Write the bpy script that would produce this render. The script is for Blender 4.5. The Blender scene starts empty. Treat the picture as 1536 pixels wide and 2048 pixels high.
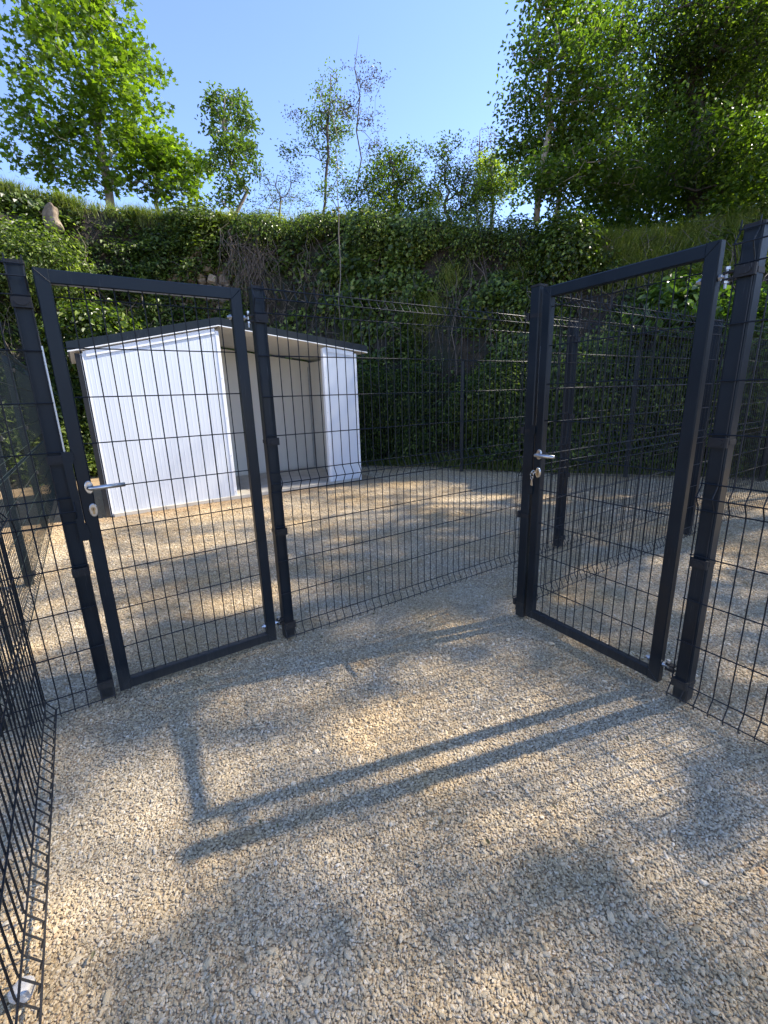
import bpy, math, random
import numpy as np
from mathutils import Vector, Matrix

SC = bpy.context.scene
COL = SC.collection
rng = np.random.default_rng(7)
random.seed(7)

# ------------------------------------------------------------------ camera, sky, sun, exposure
CAM_H = 1.375
PITCH, ROLL, FPX = math.radians(14.67), math.radians(-1.845), 885.0
fwd = Vector((0, math.cos(PITCH), -math.sin(PITCH)))
up0 = Vector((0, math.sin(PITCH), math.cos(PITCH)))
rt0 = Vector((1, 0, 0))
rt = rt0 * math.cos(ROLL) + up0 * math.sin(ROLL)
upv = -rt0 * math.sin(ROLL) + up0 * math.cos(ROLL)
cam_data = bpy.data.cameras.new('camera')
cam_data.sensor_fit = 'VERTICAL'
cam_data.sensor_height = 24.0
cam_data.lens = FPX / 2048 * 24.0
cam_data.clip_start = 0.05
cam_data.clip_end = 500
cam = bpy.data.objects.new('camera', cam_data)
cam.matrix_world = Matrix(((rt.x, upv.x, -fwd.x, 0), (rt.y, upv.y, -fwd.y, 0),
                           (rt.z, upv.z, -fwd.z, CAM_H), (0, 0, 0, 1)))
COL.objects.link(cam)
SC.camera = cam

SUN_EL, SUN_AZ = math.radians(42.7), math.radians(72.0)      # azimuth from +Y towards +X
world = bpy.data.worlds.new('World')
SC.world = world
world.use_nodes = True
wn = world.node_tree
wn.nodes.clear()
sky = wn.nodes.new('ShaderNodeTexSky')
sky.sky_type = 'NISHITA'
sky.sun_disc = False
sky.sun_elevation = SUN_EL
sky.sun_rotation = SUN_AZ
sky.air_density = 1.0
sky.dust_density = 0.15
sky.altitude = 2200
sky.ozone_density = 3.0
bg = wn.nodes.new('ShaderNodeBackground')
bg.inputs['Strength'].default_value = 0.135
wo = wn.nodes.new('ShaderNodeOutputWorld')
tint = wn.nodes.new('ShaderNodeMix'); tint.data_type = 'RGBA'; tint.blend_type = 'MULTIPLY'; tint.inputs[0].default_value = 1.0
tint.inputs[7].default_value = (.96, .895, .97, 1)      # the clear, slightly violet spring sky
wn.links.new(sky.outputs[0], tint.inputs[6]); wn.links.new(tint.outputs[2], bg.inputs['Color'])
wn.links.new(bg.outputs[0], wo.inputs['Surface'])

sd = bpy.data.lights.new('sun', 'SUN')
sd.energy = 3.5
sd.angle = math.radians(0.8)
sd.color = (1.0, 0.92, 0.79)
sun = bpy.data.objects.new('sun', sd)
sdir = Vector((math.sin(SUN_AZ) * math.cos(SUN_EL), math.cos(SUN_AZ) * math.cos(SUN_EL), math.sin(SUN_EL)))
sun.rotation_euler = sdir.to_track_quat('Z', 'Y').to_euler()
sun.location = (0, 0, 30)
COL.objects.link(sun)

SC.view_settings.view_transform = 'Standard'
SC.view_settings.look = 'None'
SC.view_settings.gamma = 1
SC.view_settings.use_curve_mapping = False
SC.view_settings.exposure = 1.80
SC.cycles.max_bounces = 8
SC.cycles.transmission_bounces = 4
SC.cycles.transparent_max_bounces = 8

# ------------------------------------------------------------------ layout frame of the pens
B0 = np.array([-0.58114, 2.39718])
U = np.array([0.8355, 0.5495]); U /= np.linalg.norm(U)
V = np.array([-U[1], U[0]])
def W(u, v, z=0.0):
    p = B0 + u * U + v * V
    return np.array([p[0], p[1], z])
R3 = np.array([rt[:], upv[:], fwd[:]])
def at(px, py, d):
    """point of the place seen at photo pixel px,py at horizontal distance d (used to survey positions)"""
    r = (px - 768) * R3[0] - (py - 1024) * R3[1] + FPX * R3[2]
    t = d / math.hypot(r[0], r[1])
    return np.array([0, 0, CAM_H]) + r * t

# ------------------------------------------------------------------ helpers
def prop(o, label=None, cat=None, group=None, kind=None):
    if label: o['label'] = label
    if cat: o['category'] = cat
    if group: o['group'] = group
    if kind: o['kind'] = kind
    return o
def empty(name, loc=(0, 0, 0), label=None, cat=None, group=None):
    o = bpy.data.objects.new(name, None)
    o.empty_display_size = 0.2
    o.location = loc
    COL.objects.link(o)
    return prop(o, label, cat, group)
def link(name, me, mat, parent=None):
    o = bpy.data.objects.new(name, me)
    if mat is not None and not me.materials:
        me.materials.append(mat)
    COL.objects.link(o)
    if parent is not None:
        o.parent = parent
        bpy.context.view_layer.update()
        o.matrix_parent_inverse = parent.matrix_world.inverted()
    return o

class MB:
    """collects verts/faces"""
    def __init__(s): s.v = []; s.f = []
    def add(s, vs, fs):
        n = len(s.v); s.v += [tuple(map(float, p)) for p in vs]; s.f += [tuple(i + n for i in q) for q in fs]
        return s
    def box(s, c, ex, ey, ez, bev=0.0):
        """centre c, half-extent vectors"""
        c = np.array(c, float); ex = np.array(ex, float); ey = np.array(ey, float); ez = np.array(ez, float)
        if bev <= 0:
            vs = [c + a * ex + b * ey + d * ez for d in (-1, 1) for a, b in ((-1, -1), (1, -1), (1, 1), (-1, 1))]
            return s.add(vs, [(3, 2, 1, 0), (4, 5, 6, 7), (0, 1, 5, 4), (1, 2, 6, 5), (2, 3, 7, 6), (3, 0, 4, 7)])
        # chamfer the four long (ez) edges
        lx, ly = np.linalg.norm(ex), np.linalg.norm(ey)
        fx, fy = 1 - bev / lx, 1 - bev / ly
        ring = [(-fx, -1), (fx, -1), (1, -fy), (1, fy), (fx, 1), (-fx, 1), (-1, fy), (-1, -fy)]
        vs = [c + a * ex + b * ey + d * ez for d in (-1, 1) for a, b in ring]
        fs = [tuple(range(7, -1, -1)), tuple(range(8, 16))]
        fs += [(i, (i + 1) % 8, (i + 1) % 8 + 8, i + 8) for i in range(8)]
        return s.add(vs, fs)
    def tube(s, pts, r, n=6, cap=True):
        pts = [np.array(p, float) for p in pts]
        rs = r if hasattr(r, '__len__') else [r] * len(pts)
        ref = None; vs = []
        for i, p in enumerate(pts):
            t = pts[min(i + 1, len(pts) - 1)] - pts[max(i - 1, 0)]
            t = t / (np.linalg.norm(t) + 1e-12)
            if ref is None:
                ref = np.cross(t, (0, 0, 1) if abs(t[2]) < .9 else (1, 0, 0))
            a = ref - t * (ref @ t); a /= (np.linalg.norm(a) + 1e-12); ref = a
            b = np.cross(t, a)
            for k in range(n):
                th = 2 * math.pi * k / n
                vs.append(p + rs[i] * (a * math.cos(th) + b * math.sin(th)))
        fs = []
        for i in range(len(pts) - 1):
            for k in range(n):
                k2 = (k + 1) % n
                fs.append((i * n + k, i * n + k2, (i + 1) * n + k2, (i + 1) * n + k))
        if cap:
            fs.append(tuple(range(n - 1, -1, -1))); m = (len(pts) - 1) * n
            fs.append(tuple(range(m, m + n)))
        return s.add(vs, fs)
    def prism(s, poly, d):
        """polygon (3-D points) extruded by vector d"""
        n = len(poly); d = np.array(d, float); poly = [np.array(p, float) for p in poly]
        fs = [tuple(range(n - 1, -1, -1)), tuple(range(n, 2 * n))] + [(i, (i + 1) % n, (i + 1) % n + n, i + n) for i in range(n)]
        return s.add(poly + [p + d for p in poly], fs)
    def mesh(s, name):
        me = bpy.data.meshes.new(name); me.from_pydata(s.v, [], s.f); me.update(); return me
    def build(s, name, mat, parent=None, smooth=False):
        me = s.mesh(name)
        if smooth:
            me.polygons.foreach_set('use_smooth', [True] * len(me.polygons))
        return link(name, me, mat, parent)

def np_mesh(name, verts, faces, smooth=False):
    """verts (N,3), faces (M,k) arrays of equal size"""
    me = bpy.data.meshes.new(name)
    k = faces.shape[1]
    me.vertices.add(len(verts)); me.vertices.foreach_set('co', verts.astype(np.float32).ravel())
    me.loops.add(faces.size); me.loops.foreach_set('vertex_index', faces.astype(np.int32).ravel())
    me.polygons.add(len(faces)); me.polygons.foreach_set('loop_start', np.arange(0, faces.size, k, dtype=np.int32))
    me.polygons.foreach_set('loop_total', np.full(len(faces), k, dtype=np.int32))
    me.polygons.foreach_set('use_smooth', np.full(len(faces), smooth))
    me.update(calc_edges=True)
    return me

_ph = rng.uniform(0, 6.28, (8, 10)); _dr = rng.normal(size=(8, 10, 3)); _dr /= np.linalg.norm(_dr, axis=2)[..., None]
def fnoise(P, freq, seed=0, octs=3):
    """smooth noise about -1..1 at the (N,3) points"""
    P = np.asarray(P, float); o = np.zeros(len(P)); a = 1.0; tot = 0
    for k in range(octs):
        s = (seed + k) % 8; f = freq * (1.9 ** k) * 2.2
        w = np.zeros(len(P))
        for j in range(7):
            w += np.sin(P @ _dr[s, j] * f * (0.7 + 0.1 * j) + _ph[s, j] + 1.7 * seed)
        o += a * w / 3.0; tot += a; a *= 0.55
    return o / tot

# ------------------------------------------------------------------ materials
def new_mat(name):
    m = bpy.data.materials.new(name); m.use_nodes = True
    nt = m.node_tree; nt.nodes.clear()
    out = nt.nodes.new('ShaderNodeOutputMaterial')
    b = nt.nodes.new('ShaderNodeBsdfPrincipled'); nt.links.new(b.outputs[0], out.inputs[0])
    return m, nt, b, out
def N(nt, t, **kw):
    n = nt.nodes.new(t)
    for k, v in kw.items():
        if k in n.inputs: n.inputs[k].default_value = v
        else: setattr(n, k, v)
    return n
def ramp(nt, fac, stops):
    r = nt.nodes.new('ShaderNodeValToRGB'); e = r.color_ramp.elements
    while len(e) < len(stops): e.new(0.5)
    for el, (p, c) in zip(e, stops): el.position = p; el.color = (*c, 1)
    nt.links.new(fac, r.inputs[0]); return r.outputs[0]
def mixc(nt, fac, a, b, mode='MIX'):
    m = nt.nodes.new('ShaderNodeMix'); m.data_type = 'RGBA'; m.blend_type = mode
    for sock, v in ((m.inputs[0], fac), (m.inputs[6], a), (m.inputs[7], b)):
        if hasattr(v, 'is_output'): nt.links.new(v, sock)
        elif isinstance(v, (int, float)): sock.default_value = v
        else: sock.default_value = (*v, 1)
    return m.outputs[2]
def objco(nt):
    return N(nt, 'ShaderNodeTexCoord').outputs['Object']
def geopos(nt):
    return N(nt, 'ShaderNodeNewGeometry').outputs['Position']
def noise(nt, vec, scale, detail=3, rough=.55):
    n = N(nt, 'ShaderNodeTexNoise', Scale=scale, Detail=detail, Roughness=rough); nt.links.new(vec, n.inputs['Vector']); return n
def bump(nt, b, h, strength, dist):
    n = N(nt, 'ShaderNodeBump', Strength=strength, Distance=dist); nt.links.new(h, n.inputs['Height']); nt.links.new(n.outputs[0], b.inputs['Normal']); return n

def ramp_range(nt, v, a, b):
    m = N(nt, 'ShaderNodeMapRange'); nt.links.new(v, m.inputs[0])
    for i, q in ((1, a), (2, b), (3, 0.0), (4, 1.0)): m.inputs[i].default_value = q
    return m.outputs[0]

def mat_paint(name, col, rough=.38, dusty=.34, spec=.26):
    m, nt, b, o = new_mat(name)
    p = geopos(nt)
    n1 = noise(nt, p, 3.5, 5); n2 = noise(nt, p, 160, 2)
    c = mixc(nt, ramp(nt, n1.outputs[0], [(.35, (0, 0, 0)), (.75, (1, 1, 1))]), col, tuple(min(1, x * 1.3 + .003) for x in col))
    # dust settled near the ground and in streaks
    sx = N(nt, 'ShaderNodeSeparateXYZ'); nt.links.new(p, sx.inputs[0])
    mp = N(nt, 'ShaderNodeMapRange'); nt.links.new(sx.outputs[2], mp.inputs[0])
    for i, v in ((1, .0), (2, .16), (3, 1.0), (4, 0.0)): mp.inputs[i].default_value = v
    st = N(nt, 'ShaderNodeMapping'); st.inputs['Scale'].default_value = (70, 70, 4); nt.links.new(p, st.inputs[0])
    ns = noise(nt, st.outputs[0], 1, 4, .7)
    f = N(nt, 'ShaderNodeMath', operation='MULTIPLY'); nt.links.new(mp.outputs[0], f.inputs[0]); nt.links.new(ns.outputs[0], f.inputs[1])
    f2 = N(nt, 'ShaderNodeMath', operation='MULTIPLY'); nt.links.new(f.outputs[0], f2.inputs[0]); f2.inputs[1].default_value = dusty
    c = mixc(nt, f2.outputs[0], c, (.23, .19, .14))
    # fine vertical scuffs
    sc = N(nt, 'ShaderNodeMapping'); sc.inputs['Scale'].default_value = (230, 230, 9); nt.links.new(p, sc.inputs[0])
    n5 = noise(nt, sc.outputs[0], 1, 3, .6); n6 = noise(nt, p, 2.2, 3)
    f5 = N(nt, 'ShaderNodeMath', operation='MULTIPLY'); nt.links.new(ramp_range(nt, n5.outputs[0], .60, .74), f5.inputs[0]); nt.links.new(ramp_range(nt, n6.outputs[0], .48, .70), f5.inputs[1])
    f6 = N(nt, 'ShaderNodeMath', operation='MULTIPLY'); nt.links.new(f5.outputs[0], f6.inputs[0]); f6.inputs[1].default_value = .35
    c = mixc(nt, f6.outputs[0], c, (.20, .21, .22))
    nt.links.new(c, b.inputs['Base Color'])
    r = N(nt, 'ShaderNodeMapRange'); nt.links.new(n1.outputs[0], r.inputs[0])
    for i, v in ((1, .3), (2, .7), (3, rough - .07), (4, rough + .12)): r.inputs[i].default_value = v
    nt.links.new(r.outputs[0], b.inputs['Roughness'])
    b.inputs['Specular IOR Level'].default_value = spec
    bump(nt, b, n2.outputs[0], .06, .002)
    return m
ANTH = mat_paint('anthracite_paint', (.003, .008, .0135), .40)
WIRE = mat_paint('dark_wire_paint', (.005, .008, .012), .46, .3)
WIREG = mat_paint('green_wire_paint', (.006, .014, .012), .55, .2)
BLACK = mat_paint('black_plastic', (.012, .013, .015), .5, .4)

def mat_metal(name, col, rough, metal=1.0, grain=60):
    m, nt, b, o = new_mat(name)
    n1 = noise(nt, geopos(nt), grain, 4)
    nt.links.new(mixc(nt, n1.outputs[0], tuple(c * .65 for c in col), col), b.inputs['Base Color'])
    b.inputs['Metallic'].default_value = metal; b.inputs['Roughness'].default_value = rough
    bump(nt, b, n1.outputs[0], .1, .001)
    return m
STEEL = mat_metal('brushed_steel', (.62, .61, .59), .28)
GALV = mat_metal('galvanised_steel', (.62, .64, .66), .42, 1.0, 35)
BRASS = mat_metal('aged_lock_metal', (.50, .36, .20), .42)

def mat_white(name, col, rough=.42, streak=True):
    m, nt, b, o = new_mat(name)
    p = geopos(nt)
    mp = N(nt, 'ShaderNodeMapping'); mp.inputs['Scale'].default_value = (5, 5, .7); nt.links.new(p, mp.inputs[0])
    n1 = noise(nt, mp.outputs[0], 1.3, 5, .6)
    c = mixc(nt, ramp(nt, n1.outputs[0], [(.3, (0, 0, 0)), (.8, (1, 1, 1))]), col, tuple(x * .9 for x in col))
    sx = N(nt, 'ShaderNodeSeparateXYZ'); nt.links.new(p, sx.inputs[0])
    g = N(nt, 'ShaderNodeMapRange'); nt.links.new(sx.outputs[2], g.inputs[0])
    for i, v in ((1, .0), (2, .12), (3, .45), (4, 0.0)): g.inputs[i].default_value = v
    n3 = noise(nt, p, 9, 4)
    f = N(nt, 'ShaderNodeMath', operation='MULTIPLY'); nt.links.new(g.outputs[0], f.inputs[0]); nt.links.new(n3.outputs[0], f.inputs[1])
    c = mixc(nt, f.outputs[0], c, (.36, .28, .18))
    nt.links.new(c, b.inputs['Base Color']); b.inputs['Roughness'].default_value = rough
    return m
WHITE = mat_white('white_sheet_metal', (.63, .665, .71), .33)
CREAM = mat_white('white_inner_lining', (.74, .71, .64), .5)
TRIM = mat_white('white_trim', (.80, .81, .82), .35)

def mat_leaf(name, c1, c2, c3, trans=.45, rough=.42, tcol=None, patch=.45, stops=None):
    m, nt, b, o = new_mat(name)
    g = N(nt, 'ShaderNodeNewGeometry')
    c = ramp(nt, g.outputs['Random Per Island'], stops or [(0, c1), (.55, c2), (.93, c3), (1, tuple(x * 1.5 for x in c3))])
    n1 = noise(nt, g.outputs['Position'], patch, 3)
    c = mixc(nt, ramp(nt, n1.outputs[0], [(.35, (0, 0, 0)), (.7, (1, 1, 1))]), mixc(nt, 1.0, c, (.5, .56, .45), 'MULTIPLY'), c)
    nt.links.new(c, b.inputs['Base Color']); b.inputs['Roughness'].default_value = rough
    b.inputs['Specular IOR Level'].default_value = .45
    tr = N(nt, 'ShaderNodeBsdfTranslucent')
    nt.links.new(mixc(nt, 1.0, c, tcol or (1.7, 1.9, .55), 'MULTIPLY'), tr.inputs[0])
    ms = N(nt, 'ShaderNodeMixShader'); ms.inputs[0].default_value = trans
    nt.links.new(b.outputs[0], ms.inputs[1]); nt.links.new(tr.outputs[0], ms.inputs[2]); nt.links.new(ms.outputs[0], o.inputs[0])
    return m
IVY = mat_leaf('ivy_leaf', (.055, .09, .014), (.105, .155, .022), (.26, .32, .065), .38, .33, stops=[(0, (.03, .045, .01)), (.4, (.065, .10, .018)), (.7, (.13, .19, .03)), (.88, (.25, .33, .065)), (.97, (.42, .48, .14)), (1, (.32, .26, .07))])
HERB = mat_leaf('herb_leaf', (.10, .145, .025), (.18, .24, .045), (.32, .38, .09), .45, .45, stops=[(0, (.035, .055, .01)), (.4, (.08, .12, .02)), (.7, (.15, .205, .035)), (.9, (.28, .34, .08)), (1, (.48, .52, .20))])
MAPLE = mat_leaf('maple_leaf', (.10, .17, .02), (.15, .23, .024), (.21, .29, .035), .5, .4, (1.5, 1.6, .45))
OAKL = mat_leaf('oak_leaf', (.07, .12, .022), (.11, .17, .03), (.16, .22, .05), .42, .4)
BEECH = mat_leaf('beech_leaf', (.055, .098, .014), (.09, .145, .022), (.17, .23, .036), .55, .38)
DARKL = mat_leaf('dark_canopy_leaf', (.04, .068, .011), (.07, .11, .016), (.15, .20, .03), .55, .4)
PURPL = mat_leaf('reddish_leaf', (.06, .05, .035), (.09, .085, .05), (.10, .12, .06), .35, .45, (1.5, 1.2, .8))
YELLG = mat_leaf('yellow_green_leaf', (.14, .18, .02), (.20, .25, .03), (.27, .31, .05), .58, .42)  # yellow of sun shining through the leaves is put into this colour
GRASS = mat_leaf('grass_blade', (.13, .16, .03), (.20, .24, .045), (.34, .33, .13), .45, .5)
LAUR = mat_leaf('laurel_leaf', (.05, .10, .02), (.09, .15, .035), (.14, .22, .06), .42, .28)
DRYL = mat_leaf('dry_grass', (.16, .13, .07), (.24, .20, .11), (.32, .28, .16), .3, .6, (1, 1, .8))

def mat_bark(name, c1, c2, sc=14):
    m, nt, b, o = new_mat(name)
    p = geopos(nt); mp = N(nt, 'ShaderNodeMapping'); mp.inputs['Scale'].default_value = (1, 1, .25); nt.links.new(p, mp.inputs[0])
    n1 = noise(nt, mp.outputs[0], sc, 6, .65)
    nt.links.new(ramp(nt, n1.outputs[0], [(.3, c1), (.7, c2)]), b.inputs['Base Color']); b.inputs['Roughness'].default_value = .85
    bump(nt, b, n1.outputs[0], .5, .01)
    return m
BARK = mat_bark('grey_brown_bark', (.07, .058, .045), (.22, .19, .155))
BARKP = mat_bark('pale_bark', (.16, .13, .10), (.34, .30, .24))
BARKD = mat_bark('dark_bark', (.025, .02, .016), (.08, .065, .05))
TWIG = mat_bark('dead_twig', (.06, .045, .034), (.20, .16, .125), 30)

def mat_earth():
    m, nt, b, o = new_mat('bank_earth')
    p = geopos(nt)
    n1 = noise(nt, p, .9, 6); n2 = noise(nt, p, 7, 6, .65)
    c = ramp(nt, n2.outputs[0], [(.3, (.010, .008, .006)), (.55, (.030, .022, .014)), (.75, (.10, .075, .05))])
    c = mixc(nt, ramp(nt, n1.outputs[0], [(.45, (0, 0, 0)), (.62, (1, 1, 1))]), c, (.014, .02, .008))
    nt.links.new(c, b.inputs['Base Color']); b.inputs['Roughness'].default_value = .95
    bump(nt, b, n2.outputs[0], .8, .08)
    return m
EARTH = mat_earth()

def stone_mat(name, stops, sc=9):
    m, nt, b, o = new_mat(name)
    p = geopos(nt); oi = N(nt, 'ShaderNodeObjectInfo')
    n1 = noise(nt, p, sc, 6, .65)
    c = ramp(nt, n1.outputs[0], stops)
    c = mixc(nt, 1.0, c, ramp(nt, oi.outputs['Random'], [(0, (.75, .72, .7)), (1, (1.15, 1.1, 1.0))]), 'MULTIPLY')
    nt.links.new(c, b.inputs['Base Color']); b.inputs['Roughness'].default_value = .9
    bump(nt, b, n1.outputs[0], .6, .02)
    return m
ROCK = stone_mat('limestone', [(.25, (.10, .08, .06)), (.5, (.26, .21, .16)), (.75, (.42, .36, .29))])
BOULD = stone_mat('boulder_stone', [(.3, (.09, .07, .05)), (.5, (.20, .16, .12)), (.7, (.34, .29, .22))], 7)
PALER = stone_mat('pale_rock', [(.25, (.40, .38, .34)), (.5, (.58, .56, .52)), (.75, (.72, .70, .66))], 20)

def gravel_tint(nt, c):
    """dusty ochre patches, brown fines and grey washed areas, fixed to the ground"""
    p = geopos(nt)
    n1 = noise(nt, p, 1.1, 4, .6); n2 = noise(nt, p, 3.2, 4, .6)
    c = mixc(nt, ramp(nt, n1.outputs[0], [(.40, (0, 0, 0)), (.68, (1, 1, 1))]), c, mixc(nt, 1.0, c, (1.06, .93, .72), 'MULTIPLY'))
    c = mixc(nt, ramp(nt, n2.outputs[0], [(.58, (0, 0, 0)), (.78, (.75, .75, .75))]), c, mixc(nt, 1.0, c, (.86, .70, .50), 'MULTIPLY'))
    # brown fines washed up along the front of the shed
    dv = N(nt, 'ShaderNodeVectorMath', operation='DOT_PRODUCT'); nt.links.new(p, dv.inputs[0]); dv.inputs[1].default_value = (V[0], V[1], 0)
    nb = noise(nt, p, 2.5, 4)
    ad = N(nt, 'ShaderNodeMath', operation='MULTIPLY_ADD'); nt.links.new(nb.outputs[0], ad.inputs[0]); ad.inputs[1].default_value = .5; nt.links.new(dv.outputs['Value'], ad.inputs[2])
    v0 = float(B0 @ V) + 4.15 + .25
    band = ramp_range(nt, ad.outputs[0], v0 - .55, v0 - .15)
    du = N(nt, 'ShaderNodeVectorMath', operation='DOT_PRODUCT'); nt.links.new(p, du.inputs[0]); du.inputs[1].default_value = (U[0], U[1], 0)
    u0 = float(B0 @ U)
    lim = N(nt, 'ShaderNodeMath', operation='LESS_THAN'); nt.links.new(du.outputs['Value'], lim.inputs[0]); lim.inputs[1].default_value = u0 + 3.3
    mm = N(nt, 'ShaderNodeMath', operation='MULTIPLY'); nt.links.new(band, mm.inputs[0]); nt.links.new(lim.outputs[0], mm.inputs[1])
    c = mixc(nt, mm.outputs[0], c, mixc(nt, .75, c, (.33, .22, .115)))
    return c
def mat_stones():
    m, nt, b, o = new_mat('gravel_stone')
    oi = N(nt, 'ShaderNodeObjectInfo')
    c = ramp(nt, oi.outputs['Random'], [(0, (.38, .295, .185)), (.12, (.48, .385, .245)), (.4, (.56, .46, .305)), (.62, (.60, .50, .345)), (.88, (.66, .565, .41)), (.97, (.74, .66, .52)), (1, (.44, .29, .16))])
    n = noise(nt, geopos(nt), 120, 3)
    c = mixc(nt, n.outputs[0], mixc(nt, 1.0, c, (.85, .84, .82), 'MULTIPLY'), c)
    nt.links.new(gravel_tint(nt, c), b.inputs['Base Color']); b.inputs['Roughness'].default_value = .8
    b.inputs['Specular IOR Level'].default_value = .3
    return m
STONES = mat_stones()
def mat_ground():
    m, nt, b, o = new_mat('gravel_bed')
    p = geopos(nt)
    nw = noise(nt, p, 40, 2)
    add = mixc(nt, .012, p, nw.outputs[1], 'ADD')
    v = N(nt, 'ShaderNodeTexVoronoi', Scale=150.0, Randomness=1.0); nt.links.new(add, v.inputs['Vector'])
    hs = N(nt, 'ShaderNodeSeparateColor'); nt.links.new(v.outputs['Color'], hs.inputs[0])
    c = ramp(nt, hs.outputs[0], [(0, (.26, .195, .125)), (.25, (.40, .32, .205)), (.6, (.50, .41, .28)), (.9, (.59, .485, .35)), (1, (.72, .62, .48))])
    e = ramp(nt, v.outputs['Distance'], [(.3, (1, 1, 1)), (.8, (.5, .46, .4))])
    c = mixc(nt, 1.0, c, e, 'MULTIPLY')
    nt.links.new(gravel_tint(nt, c), b.inputs['Base Color']); b.inputs['Roughness'].default_value = .9
    inv = N(nt, 'ShaderNodeMath', operation='MULTIPLY_ADD'); nt.links.new(v.outputs['Distance'], inv.inputs[0]); inv.inputs[1].default_value = -1.0; inv.inputs[2].default_value = 1.0
    bump(nt, b, inv.outputs[0], .7, .004)
    return m
GROUND = mat_ground()
def mat_tile():
    m, nt, b, o = new_mat('concrete_slab')
    p = geopos(nt); n1 = noise(nt, p, 4, 6); oi = N(nt, 'ShaderNodeObjectInfo')
    c = ramp(nt, n1.outputs[0], [(.3, (.40, .36, .30)), (.7, (.55, .51, .44))])
    c = mixc(nt, 1.0, c, ramp(nt, oi.outputs['Random'], [(0, (.9, .9, .9)), (1, (1.05, 1.04, 1.0))]), 'MULTIPLY')
    nt.links.new(c, b.inputs['Base Color']); b.inputs['Roughness'].default_value = .8
    return m
TILE = mat_tile()

# ------------------------------------------------------------------ ground
def build_ground():
    n = 120
    xs = np.linspace(-1, 1, n); xs = np.sign(xs) * np.abs(xs) ** 2.2 * 60
    X, Y = np.meshgrid(xs, xs + 6); P = np.stack([X.ravel(), Y.ravel(), np.zeros(X.size)], 1)
    near = np.exp(-((P[:, 0]) ** 2 + (P[:, 1] - 4) ** 2) / 90)
    P[:, 2] = fnoise(P, .5, 2, 2) * .012 * near - .012
    i = np.arange(n * n).reshape(n, n)
    F = np.stack([i[:-1, :-1].ravel(), i[:-1, 1:].ravel(), i[1:, 1:].ravel(), i[1:, :-1].ravel()], 1)
    o = link('ground', np_mesh('ground', P, F, True), GROUND); prop(o, kind='structure')
build_ground()

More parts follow.
